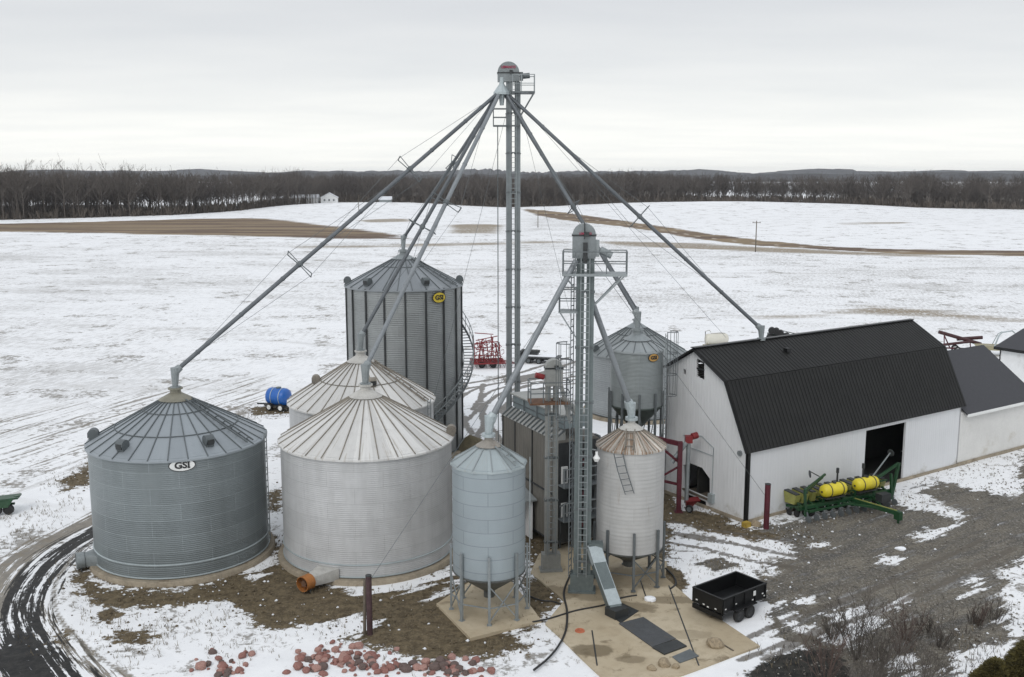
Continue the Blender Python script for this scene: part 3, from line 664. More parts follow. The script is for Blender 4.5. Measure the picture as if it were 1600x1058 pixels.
def grain_bin(label, c, R, eave, tip, wallmat, roofmat, capmat, ribmat, N=30, cr=0.5, rings=(0.36, 0.68), vents=(), ladder=None, roof_ladder=None, sign=None, stiff=0, hoop=None, group='round steel grain bins', roof_phase=0.0):
    t, r = frame_of(c); root = thing('grain_bin', label, 'grain bin', (c[0], c[1], 0), 0, group)
    mb = MB(); mb.lathe([(R, 0.28), (R, eave)], 120); w = build('wall', mb, wallmat, root)
    fb = MB(); fb.lathe([(0, 0.26), (R + 0.28, 0.26), (R + 0.32, 0.2), (R + 0.32, -0.2)], 64); build('foundation', fb, M['conc'], root)
    hb = MB()
    for z in ((0.33,) if hoop is None else hoop): hb.lathe([(R + 0.005, z - 0.04), (R + 0.05, z - 0.02), (R + 0.05, z + 0.02), (R + 0.005, z + 0.04)], 96)
    build('wall_band', hb, M['galv_light'] if hoop else M['galv_dark'], w)
    roof_parts(root, R, eave, tip, N, roofmat, capmat, ribmat, cr=cr, rings=rings, phase=roof_phase)
    if stiff:
        for k in range(stiff):
            a = 2 * PI * (k + 0.35) / stiff; d = Vector((math.sin(a), -math.cos(a), 0)); ex = Vector((math.cos(a), math.sin(a), 0))
            s_ = MB(); s_.box(d * (R + 0.05) + Vector((0, 0, (eave + 0.28) / 2)), (0.09, 0.11, eave - 0.34), d, ex); build('stiffener', s_, M['dark'], root)
    for phi, rad in vents: make_vent(root, t, r, math.radians(phi), rad * R, R, eave, tip, ribmat if ribmat is not M['rust'] else M['galv'])
    if ladder is not None:
        a = math.radians(ladder); n = t * math.cos(a) + r * math.sin(a); sx = r * math.cos(a) - t * math.sin(a)
        build('ladder', ladder_mb(n * (R + 0.14) + Vector((0, 0, 0.6)), n * (R + 0.14) + Vector((0, 0, eave + 0.2)), sx), M['galv'], root)
    if roof_ladder is not None:
        a = math.radians(roof_ladder); n = t * math.cos(a) + r * math.sin(a); sx = r * math.cos(a) - t * math.sin(a)
        z0 = eave + 0.12; z1 = tip - (tip - eave) * (cr * 1.6 / R) + 0.12
        build('roof_ladder', ladder_mb(n * R + Vector((0, 0, z0)), n * cr * 1.6 + Vector((0, 0, z1)), sx, 0.5, 0.5, 0.03), ribmat, root)
    if sign: make_sign(root, t, r, math.radians(sign[0]), R, sign[1], sign[2], sign[3], sign[4], M['sign_black'])
    return root, t, r
wl = bin_wall('grey_bin_sheets', (0.205, 0.232, 0.238), 4.42, var=0.07, seam=1.3, metal=0.4, rough=0.36)
wm_ = bin_wall('white_bin_sheets', (0.50, 0.505, 0.505), 4.45, var=0.035, seam=0.86, metal=0.15, rough=0.45, streak=0.19)
wt = bin_wall('tall_bin_sheets', (0.27, 0.285, 0.285), 4.11, var=0.07, seam=0.9, metal=0.3, pitch=0.13, bump=0.5)
rl = bin_roof('grey_bin_roof', (0.285, 0.315, 0.335), 0.05); rw = bin_roof('white_bin_roof', (0.60, 0.595, 0.575), 0.09, 0.05, 0.5, rust=0.6, rustcol=(0.32, 0.28, 0.22), streaks=0.5, rlo=0.55)
rt = bin_roof('tall_bin_roof', (0.235, 0.255, 0.27), 0.06)
M['ribgrey'] = plain('dark_roof_rib', (0.115, 0.13, 0.135), 0.5, 0.3, 0.1)
M['ribwhite'] = plain('worn_white_rib', (0.20, 0.18, 0.15), 0.65, 0, 0.3, 1.4)
M['capdirty'] = plain('dirty_cap_steel', (0.22, 0.21, 0.165), 0.6, 0.2, 0.15, 2)
M['capwhite'] = plain('worn_white_cap', (0.45, 0.44, 0.41), 0.6, 0, 0.15, 2)
b1, t1, r1 = grain_bin('squat grey grain bin at the far left with a white oval sign', (-17.52, 51.51), 4.42, 6.38, 8.78, wl, rl, M['capdirty'], M['ribgrey'],
    vents=((-42, 0.88), (22, 0.86), (-97, 0.94)), ladder=72, roof_ladder=52, sign=(1.5, 6.02, 1.26, 0.62, M['sign_white']), hoop=(0.33, 1.0))
b2, t2, r2 = grain_bin('wide white grain bin with streaked conical roof beside the orange fan', (-7.65, 51.69), 4.45, 6.40, 8.92, wm_, rw, M['capwhite'], M['ribwhite'],
    rings=(), vents=((84, 1.0),), ladder=None, hoop=(0.33, 0.95), roof_phase=0.06)
b3, t3, r3 = grain_bin('white grain bin half hidden behind the wide white bin, with a ladder down its roof', (-9.33, 61.38), 4.43, 6.25, 9.0, wm_, rw, M['capwhite'], M['ribwhite'],
    rings=(0.55,), vents=((-88, 0.62), (15, 0.55)), ladder=62, roof_ladder=62)
b4, t4, r4 = grain_bin('tall grey grain bin with dark vertical stiffeners, yellow oval sign and spiral stair', (-7.75, 72.17), 4.11, 12.19, 14.35, wt, rt, M['galv'], M['ribgrey'],
    N=26, rings=(0.4,), vents=((-42, 0.9), (24, 0.88), (-88, 0.97), (88, 0.97)), roof_ladder=60, sign=(34, 11.55, 1.1, 0.78, M['sign_yellow']), stiff=18)
b5, t5, r5 = grain_bin('wide grey grain bin behind the raised hopper bin, partly hidden by the barn roof', (10.4, 83.5), 4.11, 5.35, 7.75, bin_wall('wide_bin_sheets', (0.30, 0.32, 0.325), 4.11, var=0.05, metal=0.3, pitch=0.16, bump=0.5), bin_roof('wide_bin_roof', (0.23, 0.25, 0.25), 0.08), M['galv'], M['ribgrey'],
    N=26, rings=(0.4,), vents=((-62, 0.92),))
# spiral stair of the tall bin
st = MB(); hr = MB(); R_ = 4.11
def hel(deg, rad, dz=0): a = math.radians(deg); return (t4 * math.cos(a) + r4 * math.sin(a)) * rad + Vector((0, 0, 1.7 + deg * 0.0585 + dz))
degs = list(range(-20, 166, 3))
for rad in (R_ + 0.14, R_ + 0.86):
    for a, b in zip(degs[:-1], degs[1:]): st.bar(hel(a, rad), hel(b, rad), 0.04, 0.2)
for a in degs: st.bar(hel(a, R_ + 0.14, 0.03), hel(a, R_ + 0.86, 0.03), 0.22, 0.03)
for dz in (0.55, 1.05):
    for a, b in zip(degs[:-1], degs[1:]): hr.bar(hel(a, R_ + 0.88, dz), hel(b, R_ + 0.88, dz), 0.045)
for a in degs[::3]: hr.bar(hel(a, R_ + 0.88), hel(a, R_ + 0.88, 1.05), 0.04)
so = build('spiral_stair', st, M['galv_dark'], b4, smooth=0); build('handrail', hr, M['galv'], so, smooth=0)
# fan transition of the left bin
def bin_fan(root, t, r, phi, R, bodymat, label=None, length=1.5, rad=0.42, yaw=0.0):
    a = math.radians(phi); n = (t * math.cos(a) + r * math.sin(a)); sx = (r * math.cos(a) - t * math.sin(a)); d = (n * math.cos(yaw) + sx * math.sin(yaw))
    mb = MB(); p0 = n * (R - 0.1) + Vector((0, 0, 0.5)); p1 = p0 + d * length
    e1 = d.cross(Vector((0, 0, 1)))
    ring0 = [p0 + e1 * (x * 0.62) + Vector((0, 0, z * 0.30)) for x, z in ((-1, -1), (0, -1), (1, -1), (1, 0), (1, 1), (0, 1), (-1, 1), (-1, 0))]
    ring1 = [p1 + e1 * (math.cos(k) * rad) + Vector((0, 0, math.sin(k) * rad)) for k in [(-3 + i) * PI / 4 for i in range(8)]]
    mb.add(ring0 + ring1, [(i, (i + 1) % 8, 8 + (i + 1) % 8, 8 + i) for i in range(8)] + [tuple(range(8, 16)), tuple(range(8))[::-1]])
    build('fan_duct', mb, M['galv'] if bodymat is not M['orange'] else M['capwhite'], root, smooth=20)
    return p1, d
def drum_fan(root, p, d, mat, rad=0.46, L=0.62):
    mb = MB(); mb.lathe([(rad * 0.8, 0), (rad, 0.02), (rad, L), (rad * 0.92, L), (rad * 0.86, 0.2), (0.0, 0.2)], 28, p, d); f = build('fan_housing', mb, mat, root)
    g = MB(); g.lathe([(0, L * 0.4), (rad * 0.4, L * 0.4), (rad * 0.4, L * 0.85), (0, L * 0.85)], 16, p, d)
    for k in range(8):
        q = k * PI / 4; e1 = d.cross(Vector((0, 0, 1))).normalized(); e2 = Vector((0, 0, 1)); g.bar(Vector(p) + d * L * 0.7 + (e1 * math.cos(q) + e2 * math.sin(q)) * rad * 0.3, Vector(p) + d * L * 0.7 + (e1 * math.cos(q) + e2 * math.sin(q)) * rad * 0.88, 0.05, 0.02)
    build('fan_motor', g, M['rust'], f)
    s_ = MB()
    for k in (-1, 1): s_.bar(Vector(p) + d * L * 0.5 + d.cross(Vector((0, 0, 1))) * 0.25 * k, Vector(((Vector(p) + d * L * 0.5).x, (Vector(p) + d * L * 0.5).y, 0.0)) + d.cross(Vector((0, 0, 1))) * 0.3 * k, 0.06)
    build('fan_stand', s_, M['dark'], f)
p, d = bin_fan(b2, t2, r2, -27, 4.45, M['orange'], length=1.35, rad=0.33, yaw=-0.25)
drum_fan(b2, p, d, M['orange'], 0.38, 0.55)
p, d = bin_fan(b1, t1, r1, -80, 4.42, M['galv'], length=0.6, rad=0.38, yaw=0.0)
drum_fan(b1, p, d, M['galv'], 0.42, 0.4)

# hopper bins on legs
def hopper_bin(label, c, R, wb, eave, tip, wallmat, roofmat, capmat, ribmat, conemat, legmat, N=12, nleg=8, leg0=0.0, legtop=1.0, cr=0.34, rings=(), ladder=None, cage=False, roof_ladder=None, sign=None, phase=0.0, brace=True, vents=(), cz=1.05):
    t, r = frame_of(c); root = thing('hopper_bin', label, 'hopper bin', (c[0], c[1], 0), 0, 'raised hopper bins on legs')
    mb = MB(); mb.lathe([(R, wb), (R, eave)], 72); build('wall', mb, wallmat, root)
    cn = MB(); cn.lathe([(R + 0.02, wb + 0.02), (R + 0.02, wb - 0.06), (0.26, cz), (0.26, cz - 0.3), (0, cz - 0.3)], 48); build('hopper_cone', cn, conemat, root)
    roof_parts(root, R, eave, tip, N, roofmat, capmat, ribmat, cr=cr, rings=rings, over=0.08, ribh=0.05, phase=phase)
    tops = []
    for k in range(nleg):
        a = leg0 + 2 * PI * k / nleg; n = t * math.cos(a) + r * math.sin(a); sx = r * math.cos(a) - t * math.sin(a)
        lg = MB(); zt = wb + legtop; q = n * (R + 0.09)
        lg.box(q + Vector((0, 0, zt / 2)), (0.10, 0.12, zt), n, sx); lg.box(q + Vector((0, 0, 0.13)), (0.22, 0.22, 0.03), n, sx); build('leg', lg, legmat, root); tops.append(q)
    if brace:
        br = MB()
        for k in range(nleg):
            a, b = tops[k], tops[(k + 1) % nleg]
            br.bar(a + Vector((0, 0, 0.9)), b + Vector((0, 0, 0.9)), 0.05)
            if k % 2 == 0:
                br.bar(a + Vector((0, 0, 0.25)), b + Vector((0, 0, wb - 0.2)), 0.05); br.bar(b + Vector((0, 0, 0.25)), a + Vector((0, 0, wb - 0.2)), 0.05)
        build('leg_bracing', br, legmat, root, smooth=0)
    for phi, rad in vents: make_vent(root, t, r, math.radians(phi), rad * R, R, eave, tip, M['galv'], 0.7)
    if ladder is not None:
        a = math.radians(ladder); n = t * math.cos(a) + r * math.sin(a); sx = r * math.cos(a) - t * math.sin(a)
        l = build('ladder', ladder_mb(n * (R + 0.2) + Vector((0, 0, 0.3)), n * (R + 0.2) + Vector((0, 0, eave + (1.0 if cage else 0.1))), sx, 0.45), M['galv'], root, smooth=0)
        if cage: build('ladder_cage', cage_mb(n * (R + 0.2) + Vector((0, 0, wb + 0.7)), n * (R + 0.2) + Vector((0, 0, eave + 1.1)), n, sx, 0.36), M['galv_dark'], l, smooth=0)
    if roof_ladder is not None:
        a = math.radians(roof_ladder); n = t * math.cos(a) + r * math.sin(a); sx = r * math.cos(a) - t * math.sin(a)
        build('roof_ladder', ladder_mb(n * R + Vector((0, 0, eave + 0.1)), n * cr * 1.5 + Vector((0, 0, tip - (tip - eave) * cr * 1.5 / R + 0.1)), sx, 0.42, 0.35, 0.025), ribmat, root, smooth=0)
    if sign: make_sign(root, t, r, math.radians(sign[0]), R, sign[1], sign[2], sign[3], sign[4], M['sign_black'])
    return root, t, r
wbA = at(762, 909, 42.45).z
h1, th1, rh1 = hopper_bin('pale blue-grey hopper bin on legs standing on its own small square concrete slab', (-1.05, 44.1), 1.66, wbA, 7.2, 8.2, bin_wall('bluegrey_hopper_sheets', (0.30, 0.345, 0.365), 1.66, (2.4, 0.62), 0.04, 0.72, 0.25, 0.45, 0.07, 0.06, 0.12),
    bin_roof('bluegrey_hopper_roof', (0.36, 0.41, 0.42), 0.08, 0.2, rust=0.5, rustcol=(0.30, 0.24, 0.18), n=12), plain('rust_stained_cap', (0.27, 0.25, 0.22), 0.6, 0.1, 0.15, 3, dirt=(0.20, 0.12, 0.07)), M['galv'], M['hopper'], M['galv'], N=12, nleg=8, leg0=0.0, legtop=1.15, ladder=88, roof_ladder=52, phase=0.12)
wbB = at(990, 869, 46.15).z
h2, th2, rh2 = hopper_bin('white hopper bin with rusty roof and bent ladder beside the bucket elevator', (5.8, 47.78), 1.64, wbB, 7.03, 8.05, bin_wall('white_hopper_sheets', (0.46, 0.46, 0.45), 1.64, (2.4, 0.7), 0.03, 0.9, 0.1, 0.5, 0.2, 0.11, 0.11, rust=0.8),
    bin_roof('rusty_hopper_roof', (0.50, 0.47, 0.42), 0.2, 0.0, 0.6, rust=0.95, rustcol=(0.20, 0.115, 0.06), n=20, streaks=0.7, rlo=0.46), M['capwhite'], M['ribwhite'], M['hopper'], M['galv_dark'], N=20, nleg=8, leg0=0.14, legtop=1.15, roof_ladder=-4)
bl_ = MB()                                                 # the bent ladder hanging down the front of the white hopper
pa = at(966, 708, 46.0); pb = at(972, 735, 46.05); pc_ = at(984, 772, 46.0)
for a, b in ((pa, pb), (pb, pc_)):
    bl_.v, bl_.f = (lambda m: (bl_.v + m.v, bl_.f + [tuple(i + len(bl_.v) for i in f) for f in m.f]))(ladder_mb(a, b, (1, 0.1, 0.1), 0.42, 0.3, 0.02))
build('hanging_ladder', bl_, M['galv_dark'], h2, world=True, smooth=0)
h3, th3, rh3 = hopper_bin('grey hopper bin with faded orange oval sign and caged ladder, close to the barn gable', (7.58, 60.3), 1.6, 6.1, 9.56, 10.5, bin_wall('grey_hopper_sheets', (0.25, 0.275, 0.275), 1.6, (2.6, 0.81), 0.06, 0.85, 0.3, 0.42, 0.08, 0.15, 0.55),
    bin_roof('grey_hopper_roof', (0.30, 0.325, 0.33), 0.07, n=14), M['galv'], M['galv_dark'], plain('green_grey_cone', (0.075, 0.095, 0.085), 0.5, 0.3), M['galv_dark'], N=14, nleg=10, leg0=0.12, legtop=0.9, cr=0.48, ladder=74, cage=True, sign=(36, 9.2, 0.74, 0.5, M['sign_orange']), phase=0.2, cz=4.5)

# ================================================================== BUCKET ELEVATORS
def rail_mb(pts, h=1.05, closed=False, mid=True):
    mb = MB(); pts = [Vector(p) for p in pts]; pairs = list(zip(pts[:-1], pts[1:])) + ([(pts[-1], pts[0])] if closed else [])
    up = Vector((0, 0, 1))
    for a, b in pairs:
        mb.bar(a + up * h, b + up * h, 0.045)
        if mid: mb.bar(a + up * h * 0.5, b + up * h * 0.5, 0.04)
    for p_ in pts: mb.bar(p_, p_ + up * h, 0.05)
    return mb
def elevator(label, base, rot, ztop, w, dpt, gap, mat, hw, hh, hoff, hdep, headmat, flange=2.45, ladder_x=0.0, lad=True, flmat=None):
    root = thing('bucket_elevator', label, 'grain elevator', (base[0], base[1], 0), rot, 'bucket elevator legs')
    xo = gap / 2 + w / 2
    for k in (-1, 1):
        mb = MB(); mb.box((k * xo, 0, ztop / 2 + 0.3), (w, dpt, ztop - 0.6)); build('trunk', mb, mat, root, smooth=0)
    z = 1.6
    while z < ztop - 0.3:
        fl = MB()
        for k in (-1, 1): fl.box((k * xo, 0, z), (w + 0.07, dpt + 0.07, 0.07))
        fl.box((0, -dpt / 2 - 0.02, z + 0.05), (2 * xo + w * 0.6, 0.05, 0.08)); z += flange; build('trunk_flange', fl, flmat or M['galv_dark'], root, smooth=0)
    bt = MB(); bt.box((0, 0, 0.55), (2 * xo + w + 0.3, dpt + 0.2, 0.9)); bt.box((0, 0, 0.1), (2 * xo + w + 0.5, dpt + 0.4, 0.16)); build('boot', bt, mat, root, smooth=0)
    # head: rounded hood
    prof = [(-hw / 2, 0)] + [(-hw / 2 * math.cos(a), hh - hw / 2 + hw / 2 * math.sin(a)) for a in np.linspace(0, PI, 15)] + [(hw / 2, 0)]
    hd = MB(); hd.prism([(hoff + x, -hdep / 2, ztop + z) for x, z in prof], (0, hdep, 0)); h = build('head', hd, headmat, root, smooth=30)
    b_ = MB(); b_.box((hoff, 0, ztop + hh - hw / 2), (hw + 0.06, hdep + 0.06, 0.07)); b_.box((hoff + hw * 0.12, -hdep / 2 - 0.06, ztop + hh - hw / 2 + 0.05), (0.2, 0.14, 0.2)); build('head_band', b_, M['dark'], h, smooth=0)
    if lad: build('ladder', ladder_mb((ladder_x, -dpt / 2 - 0.12, 0.9), (ladder_x, -dpt / 2 - 0.12, ztop), (1, 0, 0), 0.40, 0.32), M['galv'], root, smooth=0)
    return root, h
TY = 65.0
tz = at(802, 128, TY).z
e1, e1h = elevator('tallest bucket elevator, rising behind the dryer with spouts fanning out from its top', (0.08, TY), 0.0, tz, 0.37, 0.45, 0.17, plain('tower_casing_steel', (0.20, 0.222, 0.23), 0.5, 0.3, 0.12, 0.5), 1.36, at(794, 97, TY).z - tz, -0.30, 0.75, M['headgrey'])
zp = at(810, 145, TY).z
pf = MB(); pf.box((0.62, 0, zp), (1.45, 1.5, 0.10)); pf.bar((1.3, -0.7, zp), (0.35, -0.3, zp - 1.6), 0.06); pf.bar((1.3, 0.7, zp), (0.35, 0.3, zp - 1.6), 0.06)
pfo = build('platform', pf, M['galv_dark'], e1, smooth=0)
build('railing', rail_mb([(-0.05, -0.72, zp), (0.5, -0.72, zp), (1.32, -0.72, zp), (1.32, 0.72, zp), (-0.05, 0.72, zp)]), M['galv'], pfo, smooth=0)
zr = at(780, 197, TY).z
pf = MB(); pf.box((-0.85, -0.1, zr), (0.85, 0.9, 0.08)); pf.box((0, -0.36, zr), (0.9, 0.1, 0.1)); pfo = build('rest_platform', pf, M['galv_dark'], e1, smooth=0)
build('railing', rail_mb([(-0.4, -0.52, zr), (-1.25, -0.52, zr), (-1.25, 0.33, zr), (-0.4, 0.33, zr)]), M['galv_dark'], pfo, smooth=0)
mo = MB(); mo.lathe([(0, -0.28), (0.17, -0.28), (0.17, 0.28), (0, 0.28)], 14, (0.75, -0.1, tz + 0.35), (1, 0, 0.1)); mo.box((0.5, -0.1, tz + 0.32), (0.22, 0.5, 0.5)); build('drive_motor', mo, M['galv_dark'], e1)
DX = -0.72; DZ = at(783, 146, TY).z
ds = MB(); ds.tube((DX, -0.25, tz + 0.25), (DX, -0.25, DZ + 0.45), 0.16, 10); ds.lathe([(0, 0.58), (0.16, 0.55), (0.52, 0.04), (0.52, -0.1), (0.2, -0.12), (0.12, -0.75), (0, -0.75)], 12, (DX, -0.25, DZ)); build('distributor', ds, M['galv_light'], e1, smooth=20)
lt = MB(); vs_, fs_ = text_mesh('LEMANCO', 0.21, 0.03, 0.9)
lt.add([(-0.30 + v.x, -0.375 - 0.02 - v.z, tz + 0.86 + v.y) for v in vs_], fs_); build('lettering', lt, M['sign_red'], e1h, smooth=0)
co_ = MB(); co_.path([(-0.98, -0.1, 0.4), (-0.98, -0.1, zr)], 0.035, 6)
build('conduit', co_, M['galv_dark'], e1)

LX, LY = G(909, 925).x, G(909, 925).y
z2 = at(906, 403, LY).z
e2, e2h = elevator('greenish grey bucket elevator with a railed platform, in front of the dryer', (LX, LY), -0.08, z2, 0.36, 0.46, 0.10, M['galv_green'], 1.06, at(906, 349, LY).z - z2, -0.08, 0.7, M['headgrey'], 2.6)
zp2 = at(920, 428, LY).z
pf = MB(); pf.box((0.42, 0.0, zp2), (2.95, 1.3, 0.11)); pf.bar((1.8, -0.55, zp2), (0.45, -0.2, zp2 - 1.4), 0.06); pf.bar((-1.0, -0.55, zp2), (-0.42, -0.2, zp2 - 0.7), 0.06); pf.bar((1.8, 0.55, zp2), (0.45, 0.2, zp2 - 1.4), 0.06)
pfo = build('platform', pf, M['galv'], e2, smooth=0)
build('railing', rail_mb([(-1.03, -0.62, zp2), (-0.45, -0.62, zp2), (0.95, -0.62, zp2), (1.87, -0.62, zp2), (1.87, 0.62, zp2), (-1.03, 0.62, zp2)], closed=True), M['galv_dark'], pfo, smooth=0)
zr2 = at(884, 486, LY).z
pf = MB(); pf.box((-0.78, -0.1, zr2), (0.86, 0.95, 0.08)); pf.bar((-1.15, -0.5, zr2), (-0.42, -0.2, zr2 - 1.2), 0.05); pfo = build('rest_platform', pf, M['galv'], e2, smooth=0)
build('railing', rail_mb([(-0.4, -0.55, zr2), (-1.18, -0.55, zr2), (-1.18, 0.36, zr2), (-0.4, 0.36, zr2)]), M['galv_dark'], pfo, smooth=0)
mo = MB(); mo.box((0.52, -0.05, z2 + 0.45), (0.2, 0.45, 0.75)); mo.lathe([(0, -0.3), (0.17, -0.3), (0.17, 0.3), (0, 0.3)], 14, (0.92, -0.05, z2 + 0.25), (1, 0, -0.5)); build('drive_motor', mo, M['galv'], e2)
dk = MB(); dk.box((-0.02, -0.43, z2 + 0.25), (0.2, 0.1, 0.95)); dk.box((-0.06, -0.43, z2 + 1.25), (0.05, 0.06, 0.75)); build('inspection_hatch', dk, M['dark'], e2h, smooth=0)
lt = MB(); vs_, fs_ = text_mesh('LEMANCO', 0.13, 0.03, 0.9)
lt.add([(-0.02 + v.x, -0.43 - v.z, z2 + 1.13 + v.y) for v in vs_], fs_); build('lettering', lt, M['sign_red'], e2h, smooth=0)
lc = MB(); lad2 = ladder_mb((-0.58, -0.15, 0.9), (-0.58, -0.15, zp2), (0.3, 1, 0), 0.42, 0.32); build('side_ladder', lad2, M['galv_dark'], e2, smooth=0)
zc2 = at(890, 640, LY).z
build('ladder_cage', cage_mb((-0.62, -0.2, zc2 - 0.4), (-0.62, -0.2, at(890, 535, LY).z), (-1, -0.2, 0), (0.2, -1, 0), 0.36), M['galv_dark'], e2, smooth=0)
# small lamp on the elevator
lm = MB(); lm.bar((0.42, -0.2, at(922, 700, LY).z), (0.62, -0.35, at(922, 700, LY).z), 0.04); lo_ = build('lamp_arm', lm, M['galv'], e2, smooth=0)
lm = MB(); lm.lathe([(0, -0.16), (0.10, -0.16), (0.17, 0.0), (0.06, 0.16), (0.06, 0.3), (0, 0.3)], 14, (0.62, -0.35, at(922, 712, LY).z)); build('yard_lamp', lm, M['sign_white'], lo_)

L3 = G(862, 893)
z3 = at(862, 602, L3.y).z
e3, e3h = elevator('short beige bucket elevator with a round head standing at the dryer end', (L3.x - 0.05, L3.y), 0.10, z3, 0.25, 0.3, 0.14, M['galv_pale'], 0.86, at(862, 561, L3.y).z - z3, 0.08, 0.5, M['galv_pale'], 2.2)
zp3 = at(860, 627, L3.y).z
pf = MB(); pf.box((-0.15, -0.05, zp3), (2.0, 1.2, 0.09)); pfo = build('platform', pf, M['rust'], e3, smooth=0)
build('railing', rail_mb([(-1.12, -0.6, zp3), (-0.5, -0.6, zp3), (0.83, -0.6, zp3), (0.83, 0.5, zp3), (-1.12, 0.5, zp3)], closed=True), M['galv_dark'], pfo, smooth=0)
mo = MB(); mo.lathe([(0, -0.22), (0.14, -0.22), (0.14, 0.22), (0, 0.22)], 14, (-0.62, -0.1, zp3 + 1.3), (1, 0.1, -0.3)); build('drive_motor', mo, M['red'], e3)
mo = MB(); mo.bar((0.42, 0.0, z3 + 0.1), (0.95, -0.1, z3 - 1.9), 0.2, 0.2); mo.tube((0.5, -0.2, zp3 + 0.25), (1.2, -0.2, zp3 - 0.5), 0.16, 10); build('discharge_spout', mo, M['galv_pale'], e3)

# ================================================================== SPOUTS
def spout(label, p0, p1, tip, r, mat, braces=(), wires=True, endmat=None, blen=0.9):
    """pipe from the elevator to an elbow above the roof cap"""
    p0, p1, tip = Vector(p0), Vector(p1), Vector(tip)
    root = thing('grain_spout', label, 'spout', (tip.x, tip.y, 0), 0, 'grain spouts from the elevators')
    mb = MB(); mb.tube(p0, p1, r, 12); L = (p1 - p0).length; d = (p1 - p0).normalized(); k = 3.05
    while k < L - 0.5:
        mb.tube(p0 + d * (k - 0.05), p0 + d * (k + 0.05), r * 1.16, 12); k += 3.05
    build('pipe', mb, mat, root, world=True)
    eb = MB(); q = p1 - d * 0.15
    eb.tube(q - d * 0.25, q + d * 0.12, r * 1.5, 10, r * 1.9); eb.tube(q + d * 0.1 + Vector((0, 0, 0.2)), Vector((tip.x, tip.y, tip.z)), r * 2.0, 10, r * 1.25); eb.tube(tip, tip - Vector((0, 0, 0.14)), r * 2.3, 14)
    build('spout_elbow', eb, endmat or M['galv'], root, world=True, smooth=20)
    up = Vector((0, 0, 1)); sx = d.cross(up).normalized(); nn = sx.cross(d).normalized()
    for f, ang in braces:
        c = p0 + (p1 - p0) * f; m2 = MB(); a = nn * math.cos(ang) + sx * math.sin(ang); b = d.cross(a).normalized()
        for s_ in (-1, 1):
            for q_ in (-1, 1): m2.bar(c + b * q_ * 0.1, c + a * s_ * blen + b * q_ * 0.28, 0.045)
            m2.bar(c + a * s_ * blen - b * 0.28, c + a * s_ * blen + b * 0.28, 0.045)
        m2.tube(c - d * 0.12, c + d * 0.12, r * 1.35, 10)
        bo = build('truss_brace', m2, M['galv_dark'], root, world=True, smooth=0)
        wi = MB(); g0, g1 = max(0.02, f - 0.3), min(0.98, f + 0.3)
        for s_ in (-1, 1):
            for g in (g0, g1): wi.tube(c + a * s_ * blen, p0 + (p1 - p0) * g, 0.011, 4)
        build('truss_cable', wi, M['galv_dark'], bo, world=True, smooth=0)
    return root
Dw = Vector((0.08 + DX, TY - 0.25, DZ - 0.02))
def top_of(c, tip): return Vector((c[0], c[1], tip + 0.26))
def tower_spout(label, tip3, dx, dy, lift=0.75, r=0.118, mat=None, braces=(), **k):
    e_ = Vector(tip3) + Vector((0, 0, lift)); dh = Vector((e_.x - Dw.x, e_.y - Dw.y, 0)).normalized()
    return spout(label, Dw + dh * 0.3, e_, tip3, r, mat or M['spout'], braces, **k)
tower_spout('longest spout, running from the tall elevator down to the far left grey bin', top_of((-17.52, 51.51), 8.78), 0, 0, braces=((0.31, 0.5), (0.655, 0.6)))
tower_spout('pale spout from the tall elevator to the wide white bin', top_of((-7.65, 51.69), 8.92), 0, 0, braces=((0.44, 0.8),), mat=M['spout_pale'], r=0.125)
tower_spout('dark spout from the tall elevator to the half hidden white bin', top_of((-9.33, 61.38), 9.0), 0, 0, braces=((0.55, 0.6),))
tower_spout('dark spout from the tall elevator onto the tall bin with vertical stiffeners', top_of((-7.75, 72.17), 14.35), 0, 0, braces=((0.45, 0.8),), r=0.105)
tower_spout('spout from the tall elevator to the hopper bin with the orange sign', top_of((7.58, 60.3), 10.5), 0, 0, braces=((0.52, 0.9),))
tower_spout('thinner spout from the tall elevator to the rearmost wide grey bin', top_of((10.4, 83.5), 7.75), 0, 0, braces=(), r=0.105)

C0 = G(1165, 818); BTH = math.radians(33.87)
BM = Matrix.Translation(C0) @ Matrix.Rotation(BTH, 4, 'Z')
tower_spout('spout from the tall elevator reaching down to the ridge of the barn roof', BM @ Vector((5.6, 4.44, 9.75)), 0, 0, lift=0.55, braces=((0.52, -0.6),), r=0.115)
sl0 = Vector((LX - 0.45, LY - 0.25, z2 - 0.1)); spout('pale spout from the front elevator to the blue-grey hopper bin', sl0, top_of((-1.05, 44.1), 8.2) + Vector((0.05, 0, 0.55)), top_of((-1.05, 44.1), 8.2), 0.135, M['spout_pale'], endmat=M['galv_light'])
sr0 = at(918, 452, LY + 0.35); spout('pale spout from the front elevator to the white hopper bin with the rusty roof', sr0, top_of((5.8, 47.78), 8.05) + Vector((-0.05, 0, 0.45)), top_of((5.8, 47.78), 8.05), 0.135, M['spout_pale'], endmat=M['galv_light'])
# guy cables
for lab, a, b in (('thin guy cable from the tall elevator down to the right past the hopper bins', (0.2, TY, DZ - 0.3), (15, 70, 8.6)), ('thin guy cable hanging steeply left of the tall elevator', (-0.3, TY, DZ - 1), (-6.5, 66, 0.2)),
                  ('thin guy cable from the front elevator down to the maroon post by the barn', (LX + 0.3, LY, z2), (14.3, 55.0, 2.0)), ('thin guy cable from the front elevator towards the post by the white bin', (LX - 0.3, LY, z2 - 0.3), (-6.3, 41.8, 2.3)),
                  ('thin guy cable from the tall elevator towards the far side of the yard', (0.3, TY, DZ), (7, 90, 0.2))):
    mb = MB(); mb.tube(a, b, 0.011, 5); tag(build('guy_cable', mb, M['galv_dark'], smooth=0), lab, 'cable', 'guy cables')

